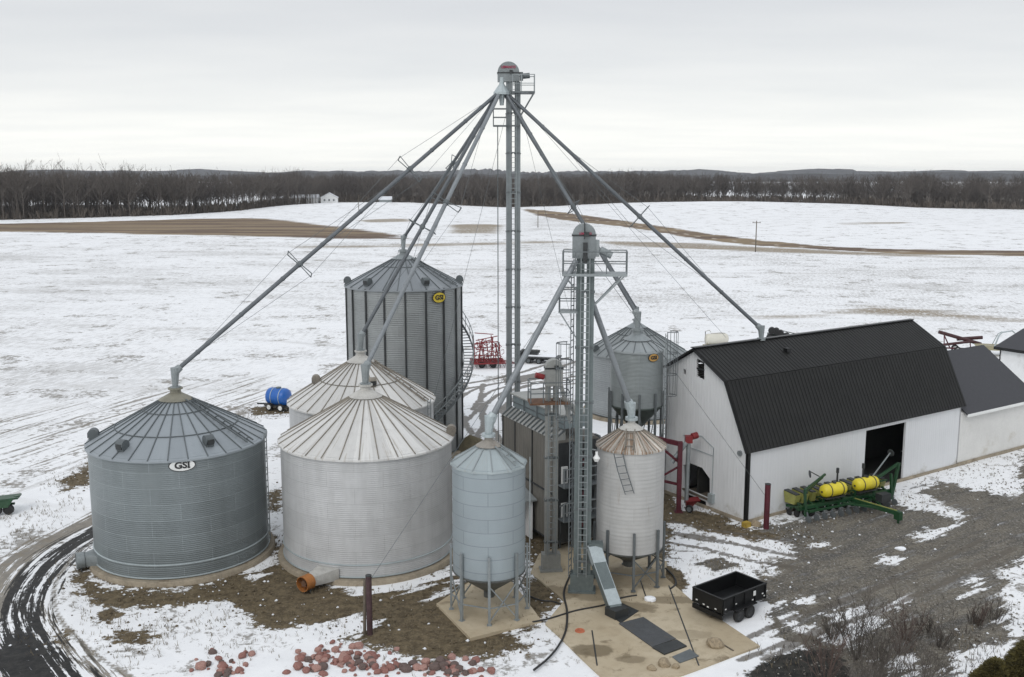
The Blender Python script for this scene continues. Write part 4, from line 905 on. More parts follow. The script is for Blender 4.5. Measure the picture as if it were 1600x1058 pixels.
# ================================================================== GRAIN DRYER
DA = Vector((2.33, 51.53, 0)); DR = math.atan2(0.44, 0.90)
dr = thing('grain_dryer', 'long dark-clad grain dryer with slanted ledge and blue-grey top', 'grain dryer', DA, DR)
DL = 6.5
mb = MB(); mb.box((1.3, DL / 2, 3.25), (2.6, DL, 5.7)); build('body', mb, M['dryer_wall'], dr, smooth=0)
mb = MB(); mb.box((1.3, -0.03, 3.2), (2.45, 0.05, 5.5)); build('end_panel', mb, M['dark'], dr, smooth=0)  # dark sheet added over the end wall to make it darker
fr = MB()
for y in (0.02, DL * 0.42, DL * 0.75, DL - 0.02): fr.box((-0.02, y, 3.25), (0.06, 0.07, 5.7))
for z in (0.45, 3.1): fr.box((-0.03, DL / 2, z), (0.07, DL, 0.07))
for x in (0.1, 2.5):
    for y in (0.15, DL - 0.15): fr.box((x, y, 0.2), (0.2, 0.2, 0.45))
build('frame', fr, M['dark'], dr, smooth=0)
lg = MB(); lg.prism([(-0.06, 0, 6.1), (0.55, 0, 6.55), (0.55, 0, 6.1)], (0, DL, 0)); l_ = build('ledge', lg, M['galv_pale'], dr, smooth=0)
lr = MB()
for k in range(15):
    y = 0.1 + k * (DL - 0.2) / 14; lr.bar((-0.08, y, 6.14), (0.53, y, 6.60), 0.06, 0.09)
build('ledge_ribs', lr, M['galv_dark'], l_, smooth=0)
ph = MB(); ph.box((1.45, DL / 2 + 0.1, 6.95), (1.75, DL - 0.5, 0.72)); build('top_housing', ph, plain('bluegrey_panel', (0.22, 0.26, 0.27), 0.45, 0.3, 0.12), dr, smooth=0)
ph = MB(); ph.box((1.4, DL / 2 + 0.1, 7.35), (1.95, DL - 0.35, 0.08)); build('roof', ph, M['galv_pale'], dr, smooth=0)
rl_ = rail_mb([(0.5, 0.05, 6.5), (0.5, 1.6, 6.5), (0.5, 3.2, 6.5), (0.5, 4.8, 6.5), (0.5, DL, 6.5)], 0.8); build('railing', rl_, M['galv_dark'], dr, smooth=0)
for z in (1.4, 3.1, 4.8):
    ef = MB(); ef.lathe([(0.62, 0), (0.62, -0.28), (0.52, -0.28), (0.5, -0.05), (0, -0.05)], 24, (1.55, 0, z), (0, 1, 0)); bro = build('blower_housing', ef, M['dark'], dr)
    ef = MB(); ef.lathe([(0, -0.3), (0.16, -0.3), (0.16, -0.06), (0, -0.06)], 14, (1.55, 0, z), (0, 1, 0))
    for k in range(6): a = k * PI / 3; ef.bar((1.55, -0.15, z), (1.55 + 0.5 * math.cos(a), -0.15, z + 0.5 * math.sin(a)), 0.1, 0.02, (0, 1, 0))
    build('blower', ef, M['maroon'], bro)
for z in (2.2, 4.2):
    wd = MB(); wd.box((0.45, -0.08, z), (0.36, 0.12, 0.95)); p_ = build('control_box', wd, M['sign_white'], dr, smooth=0)
    wd = MB(); wd.box((0.45, -0.15, z), (0.2, 0.03, 0.72)); build('control_door', wd, M['galv_dark'], p_, smooth=0)
for i, (z0_, z1_, x_) in enumerate(((0.3, 5.9, 0.75), (0.3, 4.9, 1.05), (1.0, 6.2, 2.35))):
    q_ = MB(); q_.bar((x_, -0.5, z0_), (x_, -0.5, z1_), 0.09); q_.bar((x_, -0.5, z1_), (x_, 0, z1_), 0.09); build('standpipe', q_, M['galv_dark'] if i != 1 else M['maroon'], dr, smooth=0)
gp = MB(); gp.path([(0.1, -0.3, 0.3), (0.1, -0.3, 2.6), (1.0, -0.45, 2.9), (2.5, -0.45, 2.7)], 0.06, 6); gp.path([(0.9, -0.4, 0.2), (0.9, -0.4, 5.3), (1.5, -0.4, 5.6)], 0.05, 6); gp.path([(2.2, -0.35, 0.3), (2.2, -0.35, 4.5), (1.4, -0.35, 4.9)], 0.07, 6)
build('gas_pipe', gp, M['galv_dark'], dr)
for z in (1.9, 3.75):
    cw = MB(); cw.box((1.3, -0.55, z), (2.6, 0.7, 0.06)); cwo = build('catwalk', cw, M['galv_dark'], dr, smooth=0); build('railing', rail_mb([(0, -0.88, z), (1.3, -0.88, z), (2.6, -0.88, z)], 1.0), M['galv'], cwo, smooth=0)
# little lean-to shed
sh = thing('lean_to_shed', 'small white-walled lean-to between the blue-grey hopper bin and the dryer', 'shed', (0.55, 53.0, 0), DR)
mb = MB(); mb.box((0, 1.35, 1.2), (1.3, 0.08, 2.3)); mb.box((0.62, 0.65, 1.2), (0.06, 1.3, 2.3)); mb.box((-0.62, 0.85, 1.2), (0.06, 1.0, 2.3)); build('wall', mb, M['white'], sh, smooth=0)
mb = MB(); mb.prism([(-0.85, -0.15, 2.25), (-0.85, 1.55, 2.6), (-0.85, 1.55, 2.68), (-0.85, -0.15, 2.33)], (1.7, 0, 0)); build('roof', mb, M['galv'], sh, smooth=0)

# ================================================================== CONVEYOR + PIT
ct = at(927, 862, LY - 0.35); cb = G(961, 962); cv = thing('drag_conveyor', 'inclined galvanised drag conveyor rising from the dump pit to the front elevator', 'conveyor', (cb.x, cb.y, 0))
mb = MB(); dvec = (ct - cb).normalized(); mb.bar(cb + Vector((0, 0, 0.3)) - dvec * 0.2, ct + Vector((0, 0, 0.1)), 0.58, 0.42); build('trough', mb, M['galv_green'], cv, world=True, smooth=0)
mb = MB(); mb.bar(cb + Vector((0, 0, 0.53)), ct + Vector((0, 0, 0.33)), 0.64, 0.05); mb.bar(ct + Vector((0, 0, 0.25)) - dvec * 0.9, ct + Vector((0, 0, 0.30)) - dvec * 0.1, 0.66, 0.3)
build('trough_lid', mb, M['galv_light'], cv, world=True, smooth=0)
mb = MB(); mb.box(cb + Vector((0.05, -0.15, 0.28)), (0.8, 0.7, 0.4), (0.8, 0.6, 0), (-0.6, 0.8, 0)); build('inlet_box', mb, M['dark'], cv, world=True, smooth=0)
mb = MB(); mb.box(ct + Vector((0.12, 0.12, 0.12)), (0.7, 0.55, 0.6)); build('discharge_head', mb, M['galv_green'], cv, world=True, smooth=0)
def slab(pts, z0, z1, name, mat, label, cat, group=None):
    mb = MB(); mb.prism([Vector((p.x, p.y, z0)) for p in pts], (0, 0, z1 - z0)); return tag(build(name, mb, mat, smooth=0), label, cat, group)
M['rubber'] = plain('grey_rubber_mat', (0.062, 0.066, 0.070), 0.65, 0, 0.18, 1.5, dirt=(0.10, 0.085, 0.06))
slab(px((967, 978), (1005, 968), (1056, 1002), (1019, 1015)), 0.09, 0.13, 'pit_cover', M['rubber'], 'dark grey mat covering the dump pit on the tan concrete', 'pit cover')
gm2 = px((1019, 1016), (1057, 1004), (1073, 1014), (1038, 1027)); slab(gm2, 0.09, 0.15, 'pit_grate', M['dark'], 'blackish grate at the lower end of the pit mat', 'grate')
gm3 = px((1050, 1030), (1078, 1018), (1092, 1029), (1062, 1040)); slab(gm3, 0.09, 0.12, 'steel_plate', M['galv_dark'], 'worn grey steel plate at the bottom edge of the concrete, beside the pit grate', 'plate')
slab(px((945, 958), (970, 945), (998, 958), (970, 977)), 0.09, 0.12, 'inlet_pit', M['dark'], 'dark square pit under the foot of the inclined conveyor', 'pit')

# ================================================================== BARN
def onplane(root, axis, val, x, y):
    inv = WM[root.name].inverted(); o = inv @ Vector((0, 0, CAM_H)); dd_ = inv.to_3x3() @ ray(x, y); return o + dd_ * ((val - o[axis]) / dd_[axis])
bn = thing('barn', 'white gambrel barn with charcoal metal roof and open doorways', 'barn', C0, BTH)
BL, BW, EV, BK, RG, RY = 20.75, 6.95, 4.5, 8.02, 9.5, 4.44
gab = [(0, 0), (BW, 0), (BW, 8.06), (RY, RG), (1.78, BK), (0, EV)]   # low eave towards the yard, high eave behind
def yz(pts, x): return [Vector((x, y, z)) for y, z in pts]
op1 = [onplane(bn, 0, 0, *q) for q in ((1067, 727), (1079, 724), (1097, 731), (1109, 748), (1109, 780), (1068, 762))]
op1 = [(q.y, q.z) for q in op1]
lo1 = [onplane(bn, 0, 0, *q) for q in ((1070, 770), (1103, 784), (1103, 800), (1070, 783))]; lo1 = [(q.y, max(0.12, q.z)) for q in lo1]
wi1 = [onplane(bn, 0, 0, *q) for q in ((1088.5, 560), (1100.5, 566), (1100.5, 594), (1088.5, 588))]; wi1 = [(q.y, q.z) for q in wi1]
ho1 = [onplane(bn, 0, 0, *q) for q in ((1067, 576), (1071.5, 578), (1071.5, 586), (1067, 584))]; ho1 = [(q.y, q.z) for q in ho1]
mb = MB(); mb.holed(yz(gab, 0), [yz(op1, 0), yz(lo1, 0), yz(wi1, 0), yz(ho1, 0)])
mb.holed(yz(gab, 0.14), [yz(op1, 0.14), yz(lo1, 0.14), yz(wi1, 0.14), yz(ho1, 0.14)])
for h_ in (op1, lo1, wi1, ho1):
    q0, q1 = yz(h_, 0), yz(h_, 0.14); k = len(h_); mb.add(q0 + q1, [(i, (i + 1) % k, k + (i + 1) % k, k + i) for i in range(k)])
build('gable_wall', mb, M['barnwall_y'], bn, smooth=0, recalc=False)
dq = [onplane(bn, 1, 0, *q) for q in ((1350, 752), (1353, 671), (1415.5, 660))]
dx0, dx1, dz1 = 10.58, 14.67, 3.98
door = [(dx0, 0.0), (dx1, 0.0), (dx1, dz1), (dx0, dz1)]
def xz(pts, y): return [Vector((x, y, z)) for x, z in pts]
mb = MB()
for y in (0, 0.14):
    mb.add(xz([(0, 0), (dx0, 0), (dx0, EV), (0, EV)], y), [(0, 1, 2, 3)]); mb.add(xz([(dx1, 0), (BL, 0), (BL, EV), (dx1, EV)], y), [(0, 1, 2, 3)]); mb.add(xz([(dx0, dz1), (dx1, dz1), (dx1, EV), (dx0, EV)], y), [(0, 1, 2, 3)])
mb.add(xz([(dx0, 0), (dx0, dz1), (dx1, dz1), (dx1, 0)], 0) + xz([(dx0, 0), (dx0, dz1), (dx1, dz1), (dx1, 0)], 0.14), [(0, 1, 5, 4), (1, 2, 6, 5), (2, 3, 7, 6)])
build('front_wall', mb, M['barnwall'], bn, smooth=0, recalc=False)
mb = MB(); mb.prism(xz([(0, 0), (BL, 0), (BL, 8.0), (0, 8.0)], BW - 0.14), (0, 0.14, 0)); build('back_wall', mb, M['barnwall'], bn, smooth=0)
mb = MB(); mb.prism(yz(gab, BL - 0.14), (0.14, 0, 0)); build('end_wall', mb, M['barnwall_y'], bn, smooth=0)
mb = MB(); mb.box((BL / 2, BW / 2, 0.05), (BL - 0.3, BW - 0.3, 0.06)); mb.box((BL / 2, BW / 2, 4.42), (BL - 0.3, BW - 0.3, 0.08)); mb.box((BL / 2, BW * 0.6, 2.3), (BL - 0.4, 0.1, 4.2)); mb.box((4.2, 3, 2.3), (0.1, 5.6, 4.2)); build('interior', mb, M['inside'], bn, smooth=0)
# roof: four planes with ribs, ridge and rake trim
def slopes(): 
    oh = 0.32
    e0 = (-oh * 0.45, EV - oh * 0.88); k0 = (1.78 - 0.06, BK + 0.06); rg_ = (RY, RG + 0.1)
    return [(e0, k0), (k0, rg_), (rg_, (BW + 0.16, 8.02))]
X0, X1 = -0.28, BL + 0.28
sl = slopes(); rf = MB(); rbm = MB()
for (a, b) in sl:
    va, vb = Vector((0, a[0], a[1])), Vector((0, b[0], b[1])); d_ = (vb - va).normalized(); n_ = Vector((0, -d_.z, d_.y))
    rf.prism([va + Vector((X0, 0, 0)), vb + Vector((X0, 0, 0)), vb + Vector((X1, 0, 0)), va + Vector((X1, 0, 0))], n_ * 0.07)
    x = X0 + 0.12
    while x < X1: rbm.bar(va + n_ * 0.08 + Vector((x, 0, 0)) + d_ * 0.03, vb + n_ * 0.08 + Vector((x, 0, 0)) - d_ * 0.03, 0.05, 0.03, n_); x += 0.305
rfo = build('roof', rf, M['barnroof'], bn, smooth=0); build('roof_ribs', rbm, plain('roof_rib_steel', (0.015, 0.015, 0.0145), 0.5, 0, 0.2, spec=0.28), rfo, smooth=0)
tr = MB()
tr.bar((X0 - 0.03, RY, RG + 0.2), (X1 + 0.03, RY, RG + 0.2), 0.34, 0.05)
for x in (X0 - 0.03, X1 + 0.03):
    for (a, b) in sl: tr.bar((x, a[0], a[1] + 0.02), (x, b[0], b[1] + 0.02), 0.05, 0.15, (1, 0, 0))
build('roof_trim', tr, M['black'], rfo, smooth=0)
mb = MB(); mb.box((-0.02, -0.02, EV / 2 - 0.05), (0.2, 0.2, EV - 0.25)); build('corner_trim', mb, M['black'], bn, smooth=0)
mb = MB(); y0, y1, zz0, zz1 = min(q[0] for q in wi1), max(q[0] for q in wi1), min(q[1] for q in wi1), max(q[1] for q in wi1)
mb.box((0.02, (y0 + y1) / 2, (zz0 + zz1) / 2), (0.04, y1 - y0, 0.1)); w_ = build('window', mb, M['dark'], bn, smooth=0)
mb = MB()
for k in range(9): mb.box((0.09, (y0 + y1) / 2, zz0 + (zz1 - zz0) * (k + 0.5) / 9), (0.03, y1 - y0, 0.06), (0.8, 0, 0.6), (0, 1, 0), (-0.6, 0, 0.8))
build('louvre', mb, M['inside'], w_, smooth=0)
mb = MB(); a_, b_ = op1[4], op1[5]; mb.bar((-0.06, a_[0], a_[1] - 0.05), (-0.06, b_[0], b_[1] - 0.05), 0.12, 0.1); mb.box((0.5, (a_[0] + b_[0]) / 2, a_[1] - 0.08), (1.0, abs(a_[0] - b_[0]), 0.06)); build('loading_sill', mb, M['wood'], bn, smooth=0)
mb = MB(); mb.bar((0.04, -0.04, 0.1), (BL, -0.04, 0.1), 0.06, 0.2); mb.bar((-0.04, 0.04, 0.1), (-0.04, BW, 0.1), 0.06, 0.2); build('base_board', mb, M['conc'], bn, smooth=0)
mt = onplane(bn, 0, 0, 1157, 708); mb = MB(); mb.lathe([(0, -0.12), (0.16, -0.12), (0.16, 0), (0, 0)], 14, (0, mt.y, mt.z), (1, 0, 0)); build('wall_lamp', mb, M['galv'], bn)
mt = onplane(bn, 0, 0, 1113, 778); mb = MB(); mb.box((-0.1, mt.y, mt.z), (0.2, 0.4, 0.55)); mb.path([(-0.05, mt.y, mt.z), (-0.05, mt.y, mt.z + 3.1), (-0.05, mt.y + 1.0, mt.z + 3.6), (-0.05, mt.y + 2.6, mt.z + 3.3)], 0.025, 5); mb.path([(-0.05, mt.y, mt.z + 2.6), (-0.05, mt.y + 2.8, mt.z + 2.7)], 0.02, 5); build('electric_box', mb, M['galv_light'], bn)
mb = MB(); mb.box((6.55, RY - 1.3, 9.08), (0.35, 0.3, 0.25)); build('roof_patch', mb, M['black'], rfo, smooth=0)

# extension
ex_ = thing('barn_extension', 'low white building with slate grey roof joined to the right end of the barn', 'building', BM @ Vector((BL + 0.02, 0, 0)), BTH)
EL, EE, ER = 9.0, 3.72, 6.85
BW = 8.8
g2 = [(0.02, 0), (BW, 0), (BW, EE), (BW / 2, ER), (0.02, EE)]
mb = MB(); mb.prism(yz(g2, 0.02), (EL, 0, 0)); build('wall', mb, plain('offwhite_siding', (0.66, 0.655, 0.63), 0.6, 0, 0.05, 0.7, dirt=(0.50, 0.47, 0.41)), ex_, smooth=0)
rf = MB(); sw = MB()
for s_ in (0, 1):
    a = Vector((0.3, -0.3, EE - 0.12)); b = Vector((0.3, BW / 2, ER + 0.06))
    if s_: a.y, b.y = BW - a.y, BW - b.y
    d_ = (b - a).normalized(); n_ = Vector((0, -d_.z, d_.y)) if not s_ else Vector((0, d_.z, -d_.y))
    if n_.z < 0: n_ = -n_
    rf.prism([a, b, b + Vector((EL + 0.05, 0, 0)), a + Vector((EL + 0.05, 0, 0))], n_ * 0.08)
r_ = build('roof', rf, M['shingle'], ex_, smooth=0)
mb = MB(); mb.box((EL / 2 + 0.3, -0.33, EE - 0.14), (EL, 0.06, 0.2)); build('gutter', mb, M['sign_white'], r_, smooth=0)
mb = MB(); mb.bar((EL + 0.38, -0.3, EE - 0.08), (EL + 0.38, BW / 2, ER + 0.1), 0.06, 0.2, (1, 0, 0)); mb.bar((EL + 0.38, BW + 0.3, EE - 0.08), (EL + 0.38, BW / 2, ER + 0.1), 0.06, 0.2, (1, 0, 0)); build('rake_trim', mb, M['black'], r_, smooth=0)
mb = MB(); mb.bar((0, -0.04, 0.12), (EL, -0.04, 0.12), 0.06, 0.24); build('base_board', mb, M['conc'], ex_, smooth=0)
# third building at the right edge
B0 = at(1564, 545, 95.0); B0.z = 0
b3_ = thing('shed', 'white shed with dark roof cut off by the right edge of the picture', 'shed', B0, BTH)
g3 = [(0, 0), (9, 0), (9, 3.6), (4.5, 4.75), (0, 3.6)]
mb = MB(); mb.prism([Vector((x, 0, z)) for x, z in g3], (0, -11, 0)); build('wall', mb, M['white'], b3_, smooth=0)
mb = MB()
for s_ in (0, 1):
    a, b = (Vector((-0.35, 0.5, 3.5)), Vector((4.5, 0.5, 4.85))) if not s_ else (Vector((9.35, 0.5, 3.5)), Vector((4.5, 0.5, 4.85)))
    mb.prism([a, b, b + Vector((0, -12, 0)), a + Vector((0, -12, 0))], Vector((0, 0, 0.1)))
r_ = build('roof', mb, M['shingle'], b3_, smooth=0)
mb = MB(); mb.bar((-0.38, 0.5, 3.5), (-0.38, -11.5, 3.5), 0.06, 0.28); mb.box((0.0, 0.02, 1.8), (0.14, 0.08, 3.4)); build('roof_trim', mb, M['black'], b3_, smooth=0)
# ================================================================== VEHICLES AND YARD THINGS
def wheel(parent, c, ax, r, w, rimmat, name='wheel'):
    mb = MB(); mb.lathe([(r * 0.62, -w / 2), (r * 0.9, -w / 2), (r, -w * 0.3), (r, w * 0.3), (r * 0.9, w / 2), (r * 0.62, w / 2), (r * 0.62, -w / 2)], 24, c, ax); t = build('tyre', mb, M['tyre'], parent)
    m2 = MB(); m2.lathe([(0, -w * 0.42), (r * 0.2, -w * 0.42), (r * 0.22, -w * 0.3), (r * 0.5, -w * 0.28), (r * 0.64, -w * 0.44), (r * 0.64, w * 0.44), (r * 0.5, w * 0.28), (r * 0.22, w * 0.3), (r * 0.2, w * 0.42), (0, w * 0.42)], 20, c, ax); build('rim', m2, rimmat, t)
    return t
# dump trailer
ca, cb_, cc = G(1084, 917, 1.28), G(1128, 938, 1.28), G(1196, 912, 1.28)
lx = (cc - cb_); TL = lx.length; TW = (ca - cb_).length; trz = math.atan2(lx.y, lx.x); ctr = (ca + cc) / 2
tl = thing('dump_trailer', 'black tandem axle dump trailer standing at the edge of the tan concrete pad', 'trailer', (ctr.x, ctr.y, 0), trz)
hx, hy = TL / 2, TW / 2
mb = MB()
for s_ in (-1, 1):
    mb.box((0, s_ * (hy - 0.03), 0.93), (TL, 0.06, 0.66)); mb.box((s_ * (hx - 0.03), 0, 0.93), (0.06, TW - 0.12, 0.66))
    mb.box((0, s_ * (hy - 0.02), 1.27), (TL + 0.02, 0.1, 0.06)); mb.box((s_ * (hx - 0.02), 0, 1.27), (0.1, TW - 0.1, 0.06))
    for k in range(5): mb.box((-hx + 0.06 + k * (TL - 0.12) / 4, s_ * (hy + 0.02), 0.9), (0.06, 0.06, 0.66))
mb.box((0, 0, 0.6), (TL - 0.1, TW - 0.1, 0.06)); build('dump_box', mb, M['black'], tl, smooth=0)
mb = MB()
for s_ in (-1, 1): mb.box((0, s_ * hy * 0.55, 0.48), (TL, 0.08, 0.16))
mb.bar((hx, hy * 0.5, 0.46), (hx + 1.05, 0, 0.44), 0.09); mb.bar((hx, -hy * 0.5, 0.46), (hx + 1.05, 0, 0.44), 0.09); mb.box((hx + 0.35, 0, 0.62), (0.4, 0.5, 0.36)); mb.bar((hx + 0.8, 0, 0.0), (hx + 0.8, 0, 0.8), 0.07); mb.box((-hx + 0.05, 0, 0.42), (0.12, TW, 0.22))
build('chassis', mb, M['black'], tl, smooth=0)
for s_ in (-1, 1):
    mb = MB(); mb.box((-0.15, s_ * (hy + 0.12), 0.66), (1.5, 0.26, 0.05)); build('fender', mb, M['black'], tl, smooth=0)
    for q in (-0.5, 0.22): wheel(tl, (q, s_ * (hy + 0.1), 0.31), (0, 1, 0), 0.31, 0.2, M['rim'])
for i, (x, z) in enumerate(((-1.3, 0.78), (-0.6, 0.85), (0.55, 0.74), (1.25, 0.86), (1.38, 0.72))):
    mb = MB(); mb.box((x * hx / 1.5, -hy - 0.012, z), (0.09, 0.02, 0.05)); build('reflector', mb, M['sign_white'], tl, smooth=0)
for y, z in ((0.62, 0.78), (0.2, 0.7), (-0.05, 0.66), (-0.5, 0.72)):
    mb = MB(); mb.box((-hx - 0.012, y, z), (0.02, 0.1, 0.05)); build('tail_light', mb, M['sign_white'], tl, smooth=0)
mb = MB(); mb.box((0.62, -hy - 0.055, 1.05), (0.16, 0.02, 0.22)); build('decal', mb, M['sign_white'], tl, smooth=0)

# row planter
pl = thing('row_planter', 'green row crop planter with two yellow tanks parked along the barn wall', 'planter', (20.0, 58.05, 0), math.radians(27))
mb = MB(); mb.box((0, 0, 0.75), (7.7, 0.2, 0.2)); mb.box((0, 0.75, 0.95), (7.2, 0.14, 0.14)); mb.box((0, -0.35, 0.6), (6.6, 0.12, 0.12))
for x in np.linspace(-3.4, 3.4, 9): mb.bar((x, -0.35, 0.62), (x, 0.75, 0.95), 0.1)
for x in (-1.9, -0.4, 0.6, 2.1): mb.bar((x, 0, 0.8), (x, -0.1, 1.25), 0.1); mb.bar((x, 0.75, 0.95), (x, -0.1, 1.25), 0.08)
build('toolbar', mb, M['green'], pl, smooth=0)
mb = MB(); mb.bar((0.3, -0.2, 0.72), (1.05, -2.9, 0.62), 0.2, 0.24); mb.bar((-0.6, -0.3, 0.7), (0.85, -2.0, 0.66), 0.1, 0.12); mb.bar((1.8, -0.3, 0.7), (0.85, -2.0, 0.66), 0.1, 0.12); mb.box((1.05, -2.95, 0.5), (0.28, 0.4, 0.5)); mb.bar((1.08, -2.95, 0), (1.08, -2.95, 0.5), 0.1)
build('tongue', mb, M['green'], pl, smooth=0)
mb = MB(); mb.bar((0.33, -0.3, 0.86), (1.05, -2.85, 0.76), 0.05, 0.04); build('hydraulic_line', mb, M['yellow_dull'], pl, smooth=0)
mb = MB(); mb.box((1.75, -1.15, 0.95), (0.75, 0.5, 0.5)); mb.box((1.75, -1.15, 0.6), (0.4, 0.3, 0.4)); build('vacuum_fan', mb, M['dark'], pl, smooth=0)
for cx in (-1.25, 1.35):
    mb = MB(); prof = [(0, -0.88), (0.22, -0.865), (0.34, -0.78), (0.385, -0.62), (0.385, 0.62), (0.34, 0.78), (0.22, 0.865), (0, 0.88)]
    mb.lathe(prof, 28, (cx, -0.12, 1.58), (1, 0, 0)); tk = build('liquid_tank', mb, M['yellow'], pl, smooth=50)
    sb = MB()
    for q in (-0.42, 0.48): sb.lathe([(0.385, -0.03), (0.40, -0.03), (0.40, 0.03), (0.385, 0.03)], 28, (cx + q, -0.12, 1.58), (1, 0, 0))
    sb.lathe([(0.0, 0), (0.11, 0), (0.11, 0.07), (0, 0.07)], 14, (cx + 0.05, -0.12, 1.96)); sb.lathe([(0, -0.91), (0.06, -0.91), (0.06, -0.84), (0, -0.84)], 10, (cx, -0.12, 1.55), (1, 0, 0)); sb.box((cx, -0.12, 1.16), (1.5, 0.5, 0.07)); build('tank_strap', sb, M['dark'], tk, smooth=0)
for i, x in enumerate(np.linspace(-3.45, 3.45, 12)):
    mb = MB(); mb.bar((x, 0.1, 0.72), (x, 1.35, 0.52), 0.12, 0.16); mb.bar((x, 0.9, 0.55), (x, 1.1, 0.2), 0.1); u = build('row_unit', mb, M['green'], pl, smooth=0)
    bx = MB(); bx.prism([(x - 0.19, 0.55, 0.80), (x - 0.19, 0.40, 1.36), (x - 0.19, 1.45, 1.42), (x - 0.19, 1.30, 0.76)], (0.38, 0, 0)); build('seed_box', bx, M['yellow_dull'], u, smooth=0)
    ld = MB(); ld.box((x, 0.95, 1.43), (0.33, 1.0, 0.06), None, (0, 1, 0.05), (0, -0.05, 1)); build('box_lid', ld, M['dark'], u, smooth=0)
    for q, (yy, rr) in enumerate(((0.55, 0.21), (1.0, 0.2), (1.5, 0.16))):
        dk = MB(); dk.lathe([(0, -0.03), (rr, -0.015), (rr, 0.015), (0, 0.03)], 18, (x + (0.06 if q != 1 else -0.09), yy, rr), (1, 0.15, 0)); build('disc', dk, M['tyre'], u)
    dk = MB(); dk.lathe([(0, -0.02), (0.2, -0.012), (0.2, 0.012), (0, 0.02)], 18, (x, -0.5, 0.2), (1, 0.25, 0)); dk.bar((x, -0.35, 0.6), (x, -0.5, 0.2), 0.06); build('coulter', dk, M['galv_dark'], u, smooth=0)
for x in (-2.6, 2.7):
    wheel(pl, (x, 0.35, 0.38), (1, 0, 0), 0.38, 0.24, M['green'])
for s_ in (-1, 1):
    mb = MB(); x = s_ * 3.45
    mb.bar((x, -0.25, 0.3), (x, -0.1, 1.9), 0.13)
    if s_ < 0:
        mb.bar((x, -0.1, 1.85), (x + 2.1, 0.5, 2.35), 0.11); mb.bar((x + 0.2, 0.2, 1.45), (x + 1.9, 0.45, 2.2), 0.06)
        build('marker_arm', mb, M['green'], pl, smooth=0)
        m2 = MB(); m2.bar((x + 1.6, 0.45, 2.3), (x + 0.75, 0.3, 2.75), 0.05); m2.lathe([(0, -0.02), (0.22, -0.01), (0.22, 0.02), (0, 0.03)], 18, (x + 0.68, 0.28, 2.62), (1, -0.5, 0.1)); build('marker_disc', m2, M['dark'], pl)
    else:
        mb.bar((x + 0.05, -0.2, 0.45), (x + 0.5, -0.2, 2.55), 0.16); mb.bar((x - 1.6, 0.1, 1.45), (x + 0.5, -0.2, 2.5), 0.14); mb.bar((x - 1.6, 0.1, 1.45), (x - 0.2, 0.0, 1.5), 0.08); mb.box((x - 0.1, -0.2, 0.45), (0.5, 0.2, 0.24))
        build('marker_arm', mb, M['green'], pl, smooth=0)
        m2 = MB(); m2.bar((x - 1.5, 0.15, 1.6), (x + 0.15, 0.2, 3.1), 0.06); build('hydraulic_ram', m2, M['galv'], pl, smooth=0)
        m2 = MB(); m2.lathe([(0, -0.03), (0.22, -0.02), (0.22, 0.02), (0, 0.03)], 18, (x + 0.2, 0.2, 3.1), (1, 0.2, 0.2)); build('marker_disc', m2, M['dark'], pl)
for x in (-0.1, 2.0):
    mb = MB(); mb.tube((x, 0.75, 0.95), (x, 0.75, 2.25), 0.055, 8); mb.tube((x, 0.75, 2.2), (x, 0.75, 2.5), 0.09, 10); build('vent_stack', mb, M['dark'], pl)

# red support frame + upright auger by the barn gable
rp = G(1060, 800)
rf_ = thing('support_frame', 'maroon steel support frame standing in front of the barn gable', 'steel frame', rp)
hgt = at(1062, 690, rp.y).z
mb = MB(); mb.box((0, 0, hgt / 2), (0.26, 0.26, hgt)); sd2 = Vector((-1.9, 0.9, 0)); 
mb.bar((0, 0, hgt - 0.15), sd2 + Vector((0, 0, hgt + 0.1)), 0.2, 0.26); mb.bar((0, 0, hgt - 1.3), sd2 * 0.75 + Vector((0, 0, hgt - 0.2)), 0.12); mb.bar((0, 0, hgt - 1.5), sd2 + Vector((0, 0, hgt - 3.0)), 0.12); mb.bar((0, 0, 1.7), sd2 + Vector((0, 0, 1.9)), 0.14); mb.box(sd2 + Vector((0, 0, hgt / 2)), (0.22, 0.22, hgt)); mb.box((0, 0, 0.03), (0.5, 0.5, 0.06))
build('frame', mb, M['maroon'], rf_, smooth=0)
ag = G(1072, 797); at_ = at(1073, 690, ag.y)
au = thing('upright_auger', 'upright grey auger tube with red motor and red hopper beside the barn opening', 'auger', ag)
mb = MB(); mb.tube((0, 0, 0.45), (0.05, 0.1, at_.z), 0.13, 14); mb.tube((-0.1, 0, at_.z - 0.05), (-0.95, -0.1, at_.z - 1.25), 0.14, 12); build('tube', mb, M['galv'], au)
mb = MB(); mb.box((0.05, 0.1, at_.z + 0.12), (0.42, 0.4, 0.42)); mb.lathe([(0, -0.05), (0.2, -0.05), (0.2, 0.3), (0, 0.3)], 14, (0.3, 0.15, at_.z + 0.28), (1, 0.3, 0.2)); build('motor', mb, M['red'], au)
mb = MB(); mb.prism([(-0.1, -0.4, 0.62), (0.75, -0.5, 0.75), (0.75, 0.3, 0.75), (-0.1, 0.35, 0.62)], (0.02, 0.05, -0.06)); mb.prism([(-0.05, -0.35, 0.6), (0.65, -0.4, 0.7), (0.4, -0.05, 0.25), (0.0, -0.1, 0.2)], (0, 0.45, 0)); build('hopper', mb, M['red'], au, smooth=0)
wheel(au, (0.1, -0.5, 0.24), (0.5, 1, 0), 0.24, 0.14, M['galv_dark'])

